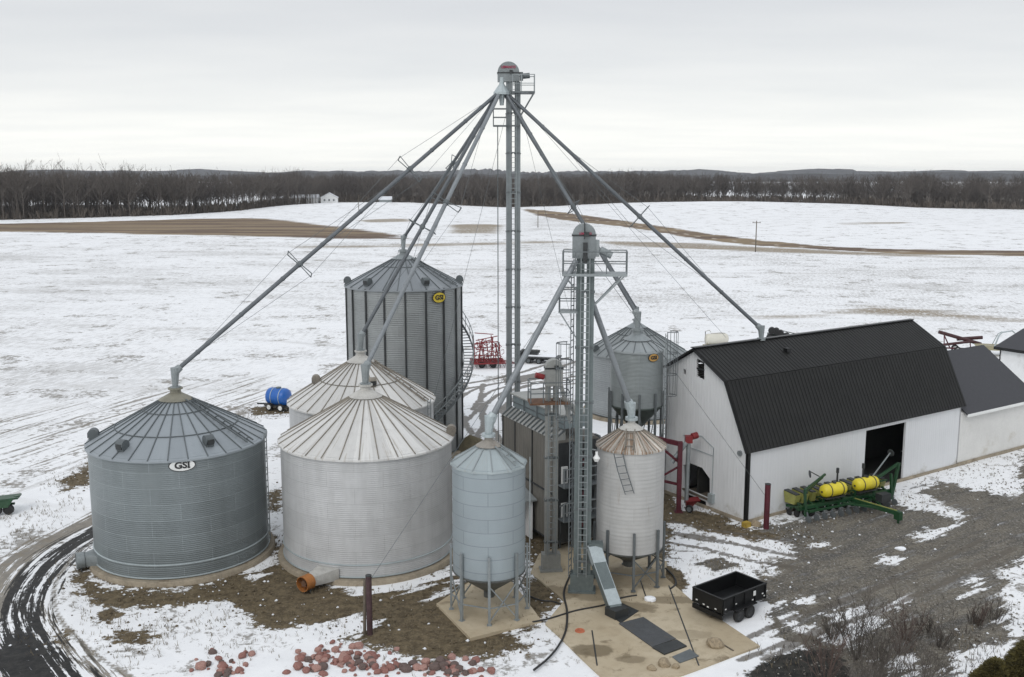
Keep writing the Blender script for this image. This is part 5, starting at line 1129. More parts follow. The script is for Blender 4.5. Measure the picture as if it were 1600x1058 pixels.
def post(label, base, top, r, mat, extra=None):
    b = G(*base); h = at(*top, b.y).z
    o = thing('steel_post', label, 'post', (b.x, b.y, 0)); mb = MB(); mb.tube((0, 0, -0.1), (0, 0, h), r, 14); build('pipe', mb, mat, o)
    mb = MB(); mb.tube((0, 0, h), (0, 0, h + 0.04), r * 1.06, 14); build('cap', mb, M['dark'], o)
    return o, b, h
post('thick maroon steel post standing near the corner of the barn', (1197, 826), (1202, 757), 0.16, M['maroon'])
po, pb_, ph_ = post('dark rusty steel post on the bare mud in front of the wide white bin', (578, 992), (574, 900), 0.13, M['rustpost'])
mb = MB(); mb.tube((-0.24, 0.05, 0), (-0.17, 0.05, ph_ - 0.2), 0.07, 8); build('side_pole', mb, M['wood'], po)
o = thing('footing_block', 'yellow block at the foot of the black barn corner trim', 'block', G(1166, 823)); mb = MB(); mb.box((0, 0, 0.12), (0.42, 0.36, 0.26), (0.83, 0.56, 0), (-0.56, 0.83, 0)); mb.box((0, 0, 0.27), (0.36, 0.30, 0.04), (0.83, 0.56, 0), (-0.56, 0.83, 0)); build('block', mb, plain('ochre_paint', (0.38, 0.26, 0.04), 0.7, 0, 0.25, 3), o, smooth=0)

def rock_mesh(name, seed, mat, sx=1, sy=1, sz=0.7, rough=0.35):
    bm = bmesh.new(); bmesh.ops.create_icosphere(bm, subdivisions=2, radius=1)
    for v in bm.verts:
        n = mnoise.noise(v.co * 1.1 + Vector((seed * 7.3, seed * 1.7, 0))); n2 = mnoise.noise(v.co * 2.6 + Vector((seed, 9, 3)))
        v.co *= 1 + rough * n + rough * 0.4 * n2; v.co.x *= sx; v.co.y *= sy; v.co.z *= sz
        if v.co.z < -0.35: v.co.z = -0.35
    me = bpy.data.meshes.new(name); bm.to_mesh(me); bm.free(); me.materials.append(mat)
    me.polygons.foreach_set('use_smooth', [True] * len(me.polygons)); me.set_sharp_from_angle(angle=math.radians(28)); return me
def rock(name, label, cat, p, s, mesh, rz=0, group=None):
    o = bpy.data.objects.new(name, mesh); COL.objects.link(o); o.location = p; o.scale = (s, s, s); o.rotation_euler = (0, 0, rz); return tag(o, label, cat, group)
bd = [rock_mesh('boulder', i, M['stone'], 1, 0.85, 0.75) for i in range(4)]
for i, (q, s_, lab) in enumerate((((1118, 1012), 0.40, 'large tan boulder on the right half of the concrete pad'), ((1037, 1042), 0.30, 'pale boulder at the lower end of the pit, biggest of the three there'), ((1018, 1049), 0.20, 'small rounded stone left of the pale boulder on the concrete edge'), ((1056, 1046), 0.19, 'small narrow stone right of the pale boulder beside the steel plate'), ((1181, 821), 0.32, 'pale grey stone between the yellow block and the maroon post by the barn'))):
    p_ = G(*q); p_.z = 0.08 + s_ * 0.25 if i < 4 else s_ * 0.2; rock('boulder', lab, 'boulder', p_, s_, bd[i % 4], i * 1.3)
mb = MB(); mb.bar(G(1131, 1008, 0.1), G(1146, 1017, 0.1), 0.06, 0.05); tag(build('wooden_stick', mb, M['wood']), 'short wooden stick lying beside the large tan boulder', 'stick')
rock('snow_clump', 'white lump of snow left on the concrete by the white hopper bin', 'snow clump', G(1016, 941) + Vector((0, 0, 0.14)), 0.26, rock_mesh('snow_clump', 5, M['snow'], 1.1, 0.8, 0.6))
for q, s_ in (((1407, 859), 0.22),): rock('snow_clump', 'lone white snow lump on the grey gravel yard below the planter', 'snow clump', G(*q) + Vector((0, 0, 0.06)), s_, rock_mesh('snow_clump', 9, M['snow'], 1.3, 0.8, 0.5))
mb = MB(); mb.lathe([(0.0, 0.02), (0.11, 0.02), (0.13, 0.05), (0.2, 0.05), (0.22, 0.0)], 24, G(906, 986, 0.092)); tag(build('orange_lid', mb, plain('faded_orange_lid', (0.45, 0.13, 0.06), 0.6, 0, 0.15, 4)), 'flat faded orange round lid lying on the tan concrete', 'lid')
# stones in the snow
rs = [rock_mesh('red_stone', 20 + i, M['redstone'] if i < 3 else plain('pale_red_stone', (0.33, 0.19, 0.16), 0.85, 0, 0.3, 6) if i < 5 else plain('grey_red_stone', (0.12, 0.085, 0.075), 0.85, 0, 0.3, 6), 1, 0.8 + 0.05 * i, 0.7) for i in range(7)]
cl = (('red stone among the loose scatter at the left of the stone heaps, on clean snow', [(315, 390, 1026, 1060, 36)]),
      ('red stone in the big heap in the middle, between snow and mud', [(455, 510, 1020, 1054, 26), (480, 600, 1010, 1042, 62), (505, 610, 1030, 1060, 34)]),
      ('red stone in the small heap nearest the small concrete slab', [(612, 650, 1034, 1054, 12), (660, 745, 1034, 1060, 56)]))
for lab, boxes in cl:
    for x0, x1, y0, y1, n in boxes:
        for k in range(n):
            u, v = random.gauss(0, 0.32), random.gauss(0, 0.32); p_ = G((x0 + x1) / 2 + u * (x1 - x0), (y0 + y1) / 2 + v * (y1 - y0)); s_ = 0.07 + 0.17 * random.random() ** 1.5
            p_.z = s_ * random.uniform(0.2, 0.55); rock('red_stone', lab, 'stone', p_, s_, random.choice(rs), random.uniform(0, 6), 'red stones scattered in the snow')
# hoses and cables on the ground
def hose(label, pts, r=0.05, z=0.12, mat='hose', name='hose'):
    c = smooth_pts([G(x, y, z) for x, y in pts], 6); mb = MB(); mb.path([(q[0], q[1], z) for q in c], r, 6); return tag(build(name, mb, M[mat]), label, 'hose', 'hoses and cables lying on the ground')
hose('long black hose snaking over the left edge of the tan concrete into the snow', [(892, 896), (881, 925), (886, 955), (884, 985), (872, 1010), (855, 1030), (834, 1047)])
hose('black cable running along the upper edge of the concrete pad to the white hopper bin', [(832, 972), (860, 966), (900, 954), (945, 945), (968, 935), (995, 930)], 0.04)
hose('black cable curled on the mud beside the blue-grey hopper bin', [(824, 930), (845, 938), (865, 940), (884, 948)], 0.035, 0.04)
hose('dark hose lying along the right edge of the concrete below the white hopper bin', [(1040, 888), (1052, 900), (1056, 912), (1048, 920)], 0.05, 0.1)
# dirt heap
mb = MB(); c = G(737, 703); n_ = 14
vs = []; fs = []
for i in range(n_):
    for j in range(n_):
        x, y = (i / (n_ - 1) - 0.5) * 3.6, (j / (n_ - 1) - 0.5) * 3.6; rr = math.hypot(x, y) / 1.8
        vs.append((x, y, max(-0.1, 1.25 * (1 - rr) + 0.3 * mnoise.noise(Vector((x * 1.3, y * 1.3, 2))) * (1 - min(1, rr)) - 0.03)))
for i in range(n_ - 1):
    for j in range(n_ - 1): fs.append((i * n_ + j, i * n_ + j + 1, (i + 1) * n_ + j + 1, (i + 1) * n_ + j))
mb.add(vs, fs); o = build('dirt_pile', mb, plain('olive_earth', (0.10, 0.085, 0.05), 0.95, 0, 0.3, 3), smooth=60); o.location = (c.x, c.y, 0); tag(o, 'low olive brown heap of earth behind the blue-grey hopper bin', 'dirt pile')

# ------------------------------------------------ machines behind the bins
def tank_body(r, L, c, ax, n=28): m_ = MB(); m_.lathe([(0, -L / 2), (r * 0.55, -L / 2 + 0.03), (r * 0.9, -L / 2 + r * 0.22), (r, -L / 2 + r * 0.5), (r, L / 2 - r * 0.5), (r * 0.9, L / 2 - r * 0.22), (r * 0.55, L / 2 - 0.03), (0, L / 2)], n, c, ax); return m_
bp = G(436, 640); bt_ = thing('nurse_tank_trailer', 'bright blue tank on a small dark wheeled trailer at the edge of the snowy field', 'tank trailer', bp, math.radians(-22))
build('tank', tank_body(0.75, 2.1, (0, 0, 1.15), (1, 0, 0)), M['blue'], bt_, smooth=50)
mb = MB()
for q in (-0.35, 0.45): mb.lathe([(0.755, -0.03), (0.775, -0.03), (0.775, 0.03), (0.755, 0.03)], 28, (q, 0, 1.15), (1, 0, 0))
build('tank_strap', mb, M['galv_light'], bt_); mb = MB(); mb.lathe([(0, 0), (0.22, 0), (0.22, 0.1), (0, 0.12)], 16, (0.05, 0, 1.88)); build('tank_lid', mb, M['galv_green'], bt_)
mb = MB(); mb.box((0, 0, 0.42), (2.3, 1.0, 0.14)); mb.bar((-1.1, 0, 0.42), (-2.2, 0, 0.35), 0.12); build('chassis', mb, M['dark'], bt_, smooth=0)
for x in (-0.55, 0.6):
    for y in (-0.62, 0.62): wheel(bt_, (x, y, 0.33), (0, 1, 0), 0.33, 0.22, M['sign_white'])
def lattice_implement(name, label, cat, c, rz, W_, H_, D_, mat):
    rg = random.Random(4); jt = lambda k=0.22: rg.uniform(-k, k)
    o = thing(name, label, cat, c, rz); mb = MB()
    for x in np.linspace(-W_ / 2, W_ / 2, 7): mb.bar((x, -D_ / 2, 0.55), (x, D_ / 2, 0.6), 0.1)
    for y in np.linspace(-D_ / 2, D_ / 2, 4): mb.bar((-W_ / 2, y, 0.58), (W_ / 2, y, 0.58), 0.14)
    mb.bar((W_ / 2, 0, 0.6), (W_ / 2 + 1.6, -0.6, 0.35), 0.12); mb.bar((W_ / 2, -D_ / 2, 0.6), (W_ / 2 + 1.6, -0.6, 0.35), 0.1)
    build('main_frame', mb, mat, o, smooth=0)
    for s_ in (-1, 1):
        mb = MB(); y = s_ * D_ * 0.28
        for x in np.linspace(-W_ * 0.42, W_ * 0.38, 6): mb.bar((x, y, 0.6), (x * 0.86 + jt(0.4), y - s_ * 0.25, H_ * rg.uniform(0.72, 1.02)), 0.09)
        for z in np.linspace(1.1, H_ - 0.1, 4): mb.bar((-W_ * 0.43 + jt(), y - s_ * 0.1, z + jt(0.35)), (W_ * rg.uniform(0.1, 0.4), y - s_ * 0.1, z + jt(0.35)), 0.08)
        for x in np.linspace(-W_ * 0.4, W_ * 0.36, 8):
            for z in (1.2, 1.9, 2.6): 
                if z < H_: a_, b_ = x + jt(), z + jt(0.3); mb.path([(a_, y, b_), (a_ + jt(), y + s_ * 0.35, b_ + 0.12), (a_ + 0.22, y + s_ * 0.42, b_ - 0.25), (a_ + jt(0.3), y + s_ * 0.3, b_ - 0.4)], 0.035, 5)
        build('folded_wing', mb, mat, o, smooth=0)
    mb = MB()
    for x in np.linspace(-W_ / 2, W_ / 2, 8):
        for y in np.linspace(-D_ / 2, D_ / 2, 4): mb.path([(x, y, 0.58), (x + 0.05, y + 0.25, 0.5), (x - 0.05, y + 0.3, 0.05)], 0.04, 5)
    build('tines', mb, M['dark'], o, smooth=0)
    for x, y in ((-0.7, -D_ * 0.3), (-0.7, D_ * 0.3), (0.5, -D_ * 0.3), (0.5, D_ * 0.3)): wheel(o, (x, y, 0.36), (0, 1, 0), 0.36, 0.24, M['dark'])
    return o
lattice_implement('field_cultivator', 'bright red field cultivator with wings folded upright, parked in the snow beyond the tall bin', 'cultivator', G(762, 573), math.radians(8), 3.4, 3.3, 2.6, M['red'])
fp = G(842, 566); fb_ = thing('flatbed_trailer', 'dark low flatbed trailer with snow on its deck, parked in the snow behind the elevators', 'trailer', fp, math.radians(-14))
mb = MB(); mb.box((0, 0, 0.62), (4.6, 2.0, 0.14)); mb.box((0, 0, 0.45), (4.2, 0.9, 0.2)); mb.bar((2.3, 0, 0.5), (3.6, 0, 0.45), 0.14); build('deck', mb, M['dark'], fb_, smooth=0)
mb = MB(); mb.box((0.3, 0.1, 0.72), (3.2, 1.4, 0.05)); build('snow_cover', mb, M['snow'], fb_, smooth=0)
mb = MB(); mb.box((-1.2, 0.5, 0.92), (2.0, 0.8, 0.35)); mb.tube((-2.0, 0.4, 1.15), (0.0, 0.5, 1.1), 0.16, 8); build('ramp', mb, M['dark'], fb_, smooth=0)
for x in (-0.9, 0.2):
    for y in (-1.05, 1.05): wheel(fb_, (x, y, 0.33), (0, 1, 0), 0.33, 0.22, M['galv_dark'])
kp = G(706, 612) ; 
nt_ = thing('nurse_tank', 'long cream nurse tank with a hoop frame, behind the ridge of the barn', 'tank', G(1119, 548), math.radians(6))
build('tank', tank_body(0.62, 2.7, (0, 0, 1.35), (1, 0, 0)), plain('cream_tank_paint', (0.62, 0.60, 0.52), 0.5, 0, 0.06), nt_, smooth=50)
mb = MB(); mb.box((0, 0, 0.62), (2.9, 1.0, 0.14)); mb.bar((1.3, 0, 0.6), (2.3, 0, 0.5), 0.1); build('chassis', mb, M['tan'], nt_, smooth=0)
mb = MB(); mb.path([(-1.45, -0.4, 0.6), (-1.45, -0.4, 2.3), (-1.0, -0.4, 2.45), (-0.8, -0.4, 2.2)], 0.05, 6); mb.path([(-0.7, 0, 1.98), (0.5, 0, 2.05), (1.0, 0, 1.98)], 0.05, 6); build('hoop', mb, M['capwhite'], nt_)
for x in (-0.8, 0.8):
    for y in (-0.6, 0.6): wheel(nt_, (x, y, 0.36), (0, 1, 0), 0.36, 0.22, M['galv'])
mi = thing('mounted_sprayer', 'blackish green folded implement with a long pale boom, behind the middle of the barn ridge', 'implement', G(1214, 541), math.radians(-10))
mb = MB(); mb.box((0, 0, 0.8), (2.6, 0.3, 0.3)); mb.box((0, 0.5, 1.2), (2.2, 0.9, 0.5)); mb.bar((-0.6, 0, 1.8), (4.8, 0.3, 0.7), 0.1); mb.bar((-0.4, 0.4, 2.0), (4.6, 0.5, 0.9), 0.08); build('frame', mb, plain('blackish_green_paint', (0.012, 0.024, 0.016), 0.5, 0, 0.2), mi, smooth=0)
for q, (x, z) in enumerate(((-0.7, 1.9), (-0.2, 1.85), (0.3, 1.6), (-0.9, 1.1), (-0.3, 0.9), (0.5, 1.0), (1.0, 1.3))): mb = MB(); mb.lathe([(0, -0.3), (0.36, -0.3), (0.38, -0.2), (0.38, 0.2), (0.36, 0.3), (0, 0.3)], 14, (x, -0.3, z), (0.2, 1, 0.1)); build('roller', mb, M['tyre'], mi)
mb = MB()
for y in (-0.4, 0.9): mb.lathe([(0, -0.15), (0.4, -0.15), (0.4, 0.15), (0, 0.15)], 18, (0.4, y, 0.4), (0, 1, 0))
build('wheel', mb, M['tyre'], mi)
ra_ = thing('grain_auger', 'dark red pair of auger tubes on a cradle, showing above the barn roof joint', 'auger', G(1500, 552), math.radians(-12))
mb = MB(); mb.tube((-2.4, 0, 2.35), (2.2, 0.4, 1.05), 0.2, 12); mb.tube((-0.3, 0.6, 1.5), (2.4, 0.8, 1.75), 0.2, 12); mb.tube((-2.0, -0.2, 0.9), (1.2, 0, 1.4), 0.15, 10); build('tube', mb, plain('oxblood_paint', (0.045, 0.010, 0.011), 0.45, 0, 0.2), ra_)
mb = MB(); mb.bar((-1.8, -0.5, 0.5), (-1.8, 0, 2.1), 0.1); mb.bar((-1.0, 0.5, 0.5), (-1.8, 0, 2.0), 0.1); mb.bar((1, -0.4, 0.5), (1, 0.2, 1.4), 0.1); mb.box((0, 0, 0.55), (3.2, 0.15, 0.15)); build('cradle', mb, M['maroon'], ra_, smooth=0)
for y in (-0.7, 0.8): wheel(ra_, (-0.4, y, 0.42), (0, 1, 0), 0.42, 0.24, M['sign_white'])
wg = thing('wagon', 'tan flat wagon with a curved grey hoop over it, right of the red auger', 'wagon', G(1560, 556), math.radians(-18))
mb = MB(); mb.prism([(-2.2, -0.9, 0.7), (2.0, -0.9, 0.7), (2.2, -0.9, 1.15), (-2.5, -0.9, 1.15)], (0, 1.9, 0)); build('body', mb, M['tan'], wg, smooth=0)
mb = MB(); mb.path([(-0.6, -0.9, 1.1), (-0.2, -0.8, 2.4), (0.1, -0.8, 2.75), (1.3, 0.8, 2.75), (1.7, 0.8, 2.4), (1.6, 0.9, 1.1)], 0.08, 6); mb.path([(-0.6, 0.9, 1.1), (-0.1, 0.8, 2.35), (0.3, 0.8, 2.6)], 0.05, 5); build('hoop', mb, M['galv_light'], wg)
for x in (-1.2, 1.2):
    for y in (-0.85, 0.95): wheel(wg, (x, y, 0.38), (0, 1, 0), 0.38, 0.22, M['galv'])
gi = thing('green_implement', 'green farm implement at the left edge of the picture, on snow', 'implement', G(-4, 801), math.radians(12))
mb = MB(); mb.box((0, 0, 0.85), (2.6, 0.9, 0.1), (1, 0, 0.06)); mb.prism([(-1.2, -0.6, 0.8), (1.1, -0.5, 0.95), (0.75, -0.6, 0.45), (-1.0, -0.6, 0.4)], (0, 0.1, 0)); mb.bar((0.9, 0.3, 0.9), (1.25, -0.2, 0.95), 0.2, 0.1); mb.bar((-1.3, 0, 0.5), (1, 0, 0.5), 0.12); build('frame', mb, M['green'], gi, smooth=0)
for x in (-0.9, 0.1, 0.75): mb = MB(); mb.lathe([(0, -0.1), (0.3, -0.1), (0.3, 0.1), (0, 0.1)], 18, (x, -0.45, 0.3), (0.2, 1, 0)); build('gauge_wheel', mb, M['tyre'], gi)

# ------------------------------------------------ far buildings and poles
def pole(label, base, top, cross=True):
    b = G(*base); b.z = th(b.x, b.y); h = at(*top, b.y).z - b.z; o = thing('utility_pole', label, 'utility pole', b, 0)
    mb = MB(); mb.tube((0, 0, -0.5), (0, 0, h), 0.16, 8, 0.11); build('pole', mb, M['wood'], o)
    if cross: mb = MB(); mb.box((0, 0, h - 0.5), (2.2, 0.14, 0.14)); mb.tube((0.9, 0, h - 0.4), (0.9, 0, h - 0.2), 0.06, 6); mb.tube((-0.9, 0, h - 0.4), (-0.9, 0, h - 0.2), 0.06, 6); build('crossarm', mb, M['wood'], o, smooth=0)
pole('wooden utility pole standing in the snow by the far road on the right', (1180.5, 391), (1184, 345)); pole('small utility pole on the snowy rise below the far white house', (560.5, 331), (561, 304), False)
pole('thin pole in the snow left of the front elevator head', (840.5, 356), (841, 330), False)
hp = G(506, 318); hp.z = th(hp.x, hp.y)
hs = thing('farmhouse', 'far white farmhouse with a snowy gable roof in front of the wood', 'house', (hp.x, hp.y, hp.z), 0.12)
def gable_house(root, x0, x1, y0, y1, h, rise, wm, rm, along_x=True):
    mb = MB(); mb.box(((x0 + x1) / 2, (y0 + y1) / 2, h / 2 - 0.5), (x1 - x0, y1 - y0, h + 1)); 
    if along_x: mb.prism([(x0, y0, h), (x0, y1, h), (x0, (y0 + y1) / 2, h + rise)], (x1 - x0, 0, 0))
    else: mb.prism([(x0, y0, h), (x1, y0, h), ((x0 + x1) / 2, y0, h + rise)], (0, y1 - y0, 0))
    build('wall', mb, wm, root, smooth=0); mb = MB()
    if along_x:
        for ya in (y0 - 0.4, y1 + 0.4): mb.prism([(x0 - 0.4, ya, h - 0.15), (x1 + 0.4, ya, h - 0.15), (x1 + 0.4, (y0 + y1) / 2, h + rise + 0.1), (x0 - 0.4, (y0 + y1) / 2, h + rise + 0.1)], (0, 0, 0.2))
    else:
        for xa in (x0 - 0.4, x1 + 0.4): mb.prism([(xa, y0 - 0.4, h - 0.15), (xa, y1 + 0.4, h - 0.15), ((x0 + x1) / 2, y1 + 0.4, h + rise + 0.1), ((x0 + x1) / 2, y0 - 0.4, h + rise + 0.1)], (0, 0, 0.2))
    build('roof', mb, rm, root, smooth=0)
M['roofsnow'] = plain('snowy_roof', (0.66, 0.68, 0.71), 0.7, 0, 0.06, 0.3)
gable_house(hs, -2, 9, 0, 8, 3.7, 2.9, M['white'], M['roofsnow'], False)
for x in (0.5, 3.5, 6.5):
    mb = MB(); mb.box((x, -0.05, 2.0), (1.0, 0.08, 1.3)); build('window', mb, M['galv_dark'], hs, smooth=0)
o_ = thing('farm_shed', 'far low white shed left of the white farmhouse', 'shed', (hp.x - 13.0, hp.y, hp.z), 0.05); gable_house(o_, -9, 9, 0, 8, 3.6, 1.8, M['white'], M['roofsnow'], True)
o_ = thing('farm_shed', 'small far open-fronted shed left of the long white shed', 'shed', (hp.x - 30, hp.y - 6, hp.z), 0.05); gable_house(o_, -4, 4, 0, 6, 2.8, 1.6, M['galv_light'], M['roofsnow'], True)
o_ = thing('farm_shed', 'tiny far shed with white roof right of the white farmhouse', 'shed', (hp.x + 41, hp.y - 4, hp.z), 0.05); gable_house(o_, -4, 4, 0, 6, 2.4, 1.8, M['galv'], M['roofsnow'], True)

# ================================================================== TREES
def bare_tree(seed, H=20.0, spread=0.34, n1=15, n2=5, n3=3, trunk_r=0.26, fine=0.035):
    """two meshes: trunk and crown of bare limbs and twigs"""
    rg = random.Random(seed); V, F = [], []
    def cone(p0, p1, ra, rb, n=3):
        d = p1 - p0; L = d.length
        if L < 1e-4: return
        d = d / L; u = Vector((0, 0, 1)) if abs(d.z) < 0.9 else Vector((1, 0, 0)); a = d.cross(u).normalized(); b = a.cross(d); k = len(V)
        for p, r in ((p0, ra), (p1, rb)):
            for i in range(n): t = 2 * PI * i / n; V.append(p + (a * math.cos(t) + b * math.sin(t)) * r)
        for i in range(n): F.append((k + i, k + (i + 1) % n, k + n + (i + 1) % n, k + n + i))
    th_ = H * rg.uniform(0.55, 0.72); lean = Vector((rg.uniform(-0.04, 0.04), rg.uniform(-0.04, 0.04), 1))
    p = Vector((0, 0, -0.8)); pts = [p.copy()]
    for k in range(5): p = p + lean * (th_ / 5) + Vector((rg.uniform(-.15, .15), rg.uniform(-.15, .15), 0)); pts.append(p.copy())
    for k in range(5): cone(pts[k], pts[k + 1], trunk_r * (1 - 0.13 * k), trunk_r * (1 - 0.13 * (k + 1)), 6)
    tr = (V[:], F[:]); V.clear(); F.clear()
    def along(f): f *= 5; k = min(4, int(f)); return pts[k].lerp(pts[k + 1], f - k)
    for i in range(n1):
        f = rg.uniform(0.35, 1.0) if i > 3 else 1.0; s = along(f); az = rg.uniform(0, 2 * PI); el = rg.uniform(0.5, 1.2) if f < 1 else rg.uniform(0.9, 1.45)
        L = (H - s.z) * rg.uniform(0.55, 0.95) / max(math.sin(el), 0.6); L = min(L, H * spread * 1.35)
        d = Vector((math.cos(az) * math.cos(el), math.sin(az) * math.cos(el), math.sin(el))); m = s + d * L * 0.5 + Vector((0, 0, L * 0.04)); e_ = m + (d + Vector((rg.uniform(-.2, .2), rg.uniform(-.2, .2), 0.25))).normalized() * L * 0.5
        cone(s, m, 0.095, 0.06); cone(m, e_, 0.06, fine)
        for j in range(n2):
            q = rg.uniform(0.25, 1); b = s.lerp(m, q * 2) if q < 0.5 else m.lerp(e_, q * 2 - 1)
            d2 = (d + Vector((rg.uniform(-.8, .8), rg.uniform(-.8, .8), rg.uniform(-.1, .7)))).normalized(); l2 = L * rg.uniform(0.22, 0.45); e2_ = b + d2 * l2
            cone(b, e2_, fine * 1.25, fine * 0.7)
            for k in range(n3):
                b2 = b.lerp(e2_, rg.uniform(0.3, 1)); d3 = (d2 + Vector((rg.uniform(-.8, .8), rg.uniform(-.8, .8), rg.uniform(-.2, .6)))).normalized(); cone(b2, b2 + d3 * l2 * rg.uniform(0.3, 0.6), fine * 0.8, fine * 0.5)
    return tr, (V[:], F[:])
def mesh_of(name, vf, mat):
    me = bpy.data.meshes.new(name); fast_mesh(me, [tuple(v) for v in vf[0]], vf[1]); me.materials.append(mat); return me
protos = []
for k in range(7):
    t_, c_ = bare_tree(100 + k, 20, 0.30 + 0.02 * k, 17, 6, 3)
    protos.append((mesh_of('trunk', t_, M['bark']), mesh_of('crown', c_, M['bark'])))
def plant_tree(x, y, s, label, group, k, name='bare_tree', cat='tree'):
    o = bpy.data.objects.new(name, None); COL.objects.link(o); o.location = (x, y, th(x, y)); o.rotation_euler = (0, 0, random.uniform(0, 6.28)); o.scale = (s * random.uniform(0.85, 1.15), s * random.uniform(0.85, 1.15), s)
    for nm, me in (('trunk', protos[k][0]), ('crown', protos[k][1])):
        c = bpy.data.objects.new(nm, me); COL.objects.link(c); c.parent = o
    return tag(o, label, cat, group)
# woods' front edge: edgeY / belt_depth are defined with the ground
for i in range(64):
    p_ = random.uniform(-20, 470); Y = edgeY(p_) + random.uniform(0, 14); x = (p_ - 800) / FPX * Y
    tall = 1.18 if 30 < p_ < 240 and random.random() < 0.55 else 1.0
    plant_tree(x, Y, random.uniform(0.82, 1.02) * tall, 'bare tree at the front of the wood edge left of the far farmhouse', 'bare trees along the left wood edge', i % 7)
for i in range(60):
    p_ = random.uniform(480, 1060); Y = edgeY(p_) + random.uniform(0, 12); x = (p_ - 800) / FPX * Y
    plant_tree(x, Y, random.uniform(0.78, 0.95), 'bare tree at the front of the dense wood straight behind the elevators', 'bare trees along the middle wood edge', i % 7)
for i in range(64):
    p_ = random.uniform(1062, 1630); Y = edgeY(p_) + random.uniform(0, 14); x = (p_ - 800) / FPX * Y
    plant_tree(x, Y, random.uniform(0.62, 0.93), 'bare tree in the thin right wood edge with snow showing between trunks', 'bare trees along the right wood edge', i % 7)
# the mass of the wood behind: one object
sv = []
for k in range(8):
    t_, c_ = bare_tree(300 + k, 20, 0.30, 15, 5, 2, fine=0.06)
    v = np.array([tuple(q) for q in t_[0] + c_[0]], np.float32); f = np.array(t_[1] + [tuple(i + len(t_[0]) for i in q) for q in c_[1]], np.int32); sv.append((v, f))
AV, AF, nb = [], [], 0
for i in range(3600):
    p_ = random.uniform(-120, 1720); d_ = belt_depth(p_); fr_ = random.random() ** 1.2
    if not random.random() < (0.25 + 0.75 * min(1, d_ / 200)): continue
    Y = edgeY(p_) + 8 + fr_ * d_; x = (p_ - 800) / FPX * Y; v, f = sv[i % 8]; a = random.uniform(0, 6.28); s_ = random.uniform(0.72, 1.08) * (0.86 if p_ > 1060 else 0.9 if p_ > 470 else 1) * (1 + 0.14 * mnoise.noise(Vector((p_ / 60.0, 1.5, 0))))
    rot = np.array([[math.cos(a), -math.sin(a), 0], [math.sin(a), math.cos(a), 0], [0, 0, 1]], np.float32)
    AV.append(v @ rot.T * s_ + np.array([x, Y, th(x, Y)], np.float32)); AF.append(f + nb); nb += len(v)
me = bpy.data.meshes.new('wood'); fast_mesh(me, np.concatenate(AV), np.concatenate(AF)); me.materials.append(M['bark2'])
o = bpy.data.objects.new('wood', me); COL.objects.link(o); tag(o, 'dark leafless wood filling the skyline beyond the snowy fields', 'wood', kind='stuff')
# undergrowth along the wood: short bare stems in thick tangle
UV_, UF_, nb = [], [], 0
for i in range(5200):
    p_ = random.uniform(-100, 1720); d_ = belt_depth(p_); Y = edgeY(p_) - 4 + random.random() * min(d_, 120); x = (p_ - 800) / FPX * Y; z = th(x, Y)
    h = random.uniform(1.5, 5.4); 
    for k in range(6):
        a = random.uniform(0, 6.28); dx_, dy_ = math.cos(a) * 1.3, math.sin(a) * 1.3; w_ = 0.13
        UV_ += [(x - w_, Y, z - 0.3), (x + w_, Y, z - 0.3), (x + dx_ + w_ * .6, Y + dy_, z + h * random.uniform(0.6, 1)), (x + dx_ - w_ * .6, Y + dy_ + 0.1, z + h * random.uniform(0.6, 1))]; UF_.append((nb, nb + 1, nb + 2, nb + 3)); nb += 4
me = bpy.data.meshes.new('undergrowth'); fast_mesh(me, UV_, UF_); me.materials.append(plain('brush_stems', (0.10, 0.083, 0.068), 0.9, 0, 0.3, 0.3))
o = bpy.data.objects.new('undergrowth', me); COL.objects.link(o); tag(o, 'dark tangle of brush along the foot of the far wood', 'undergrowth', kind='stuff')
# far ridges of woodland
def ridge(name, Y, h0, amp, depth, mat, x0, x1, seed, label, gaps=0.0):
    n = 700; V, F = [], []
    for i in range(n):
        x = x0 + (x1 - x0) * i / (n - 1); z = th(x, Y) if Y < 5000 else 7
        h = h0 + amp * mnoise.noise(Vector((x / 260.0, seed, 0))) * 1.6 + amp * 0.5 * mnoise.noise(Vector((x / 40.0, seed, 4))) + amp * 0.35 * random.uniform(-1, 1)
        V += [(x, Y, z - 3), (x, Y + depth * 0.15, z + h * 0.9), (x, Y + depth * 0.5, z + h), (x, Y + depth, z + h * 0.85), (x, Y + depth, z - 3)]
    for i in range(n - 1):
        for j in range(4): F.append((i * 5 + j, i * 5 + j + 1, i * 5 + 5 + j + 1, i * 5 + 5 + j))
    me = bpy.data.meshes.new(name); fast_mesh(me, V, F); me.materials.append(mat); o = bpy.data.objects.new(name, me); COL.objects.link(o); return tag(o, label, 'woodland', kind='stuff')
M['farwood'] = plain('far_woodland', (0.055, 0.055, 0.058), 0.95, 0, 0.3, 0.02)
ridge('distant_wood', 2000, 15, 5.0, 220, M['farwood'], -1500, 1500, 3, 'distant belt of dark woodland seen beyond and between the nearer trees')
ridge('distant_hills', 3600, 19, 9.0, 500, M['farwood'], -2800, 2800, 8, 'bluish far wooded ridge along the horizon')

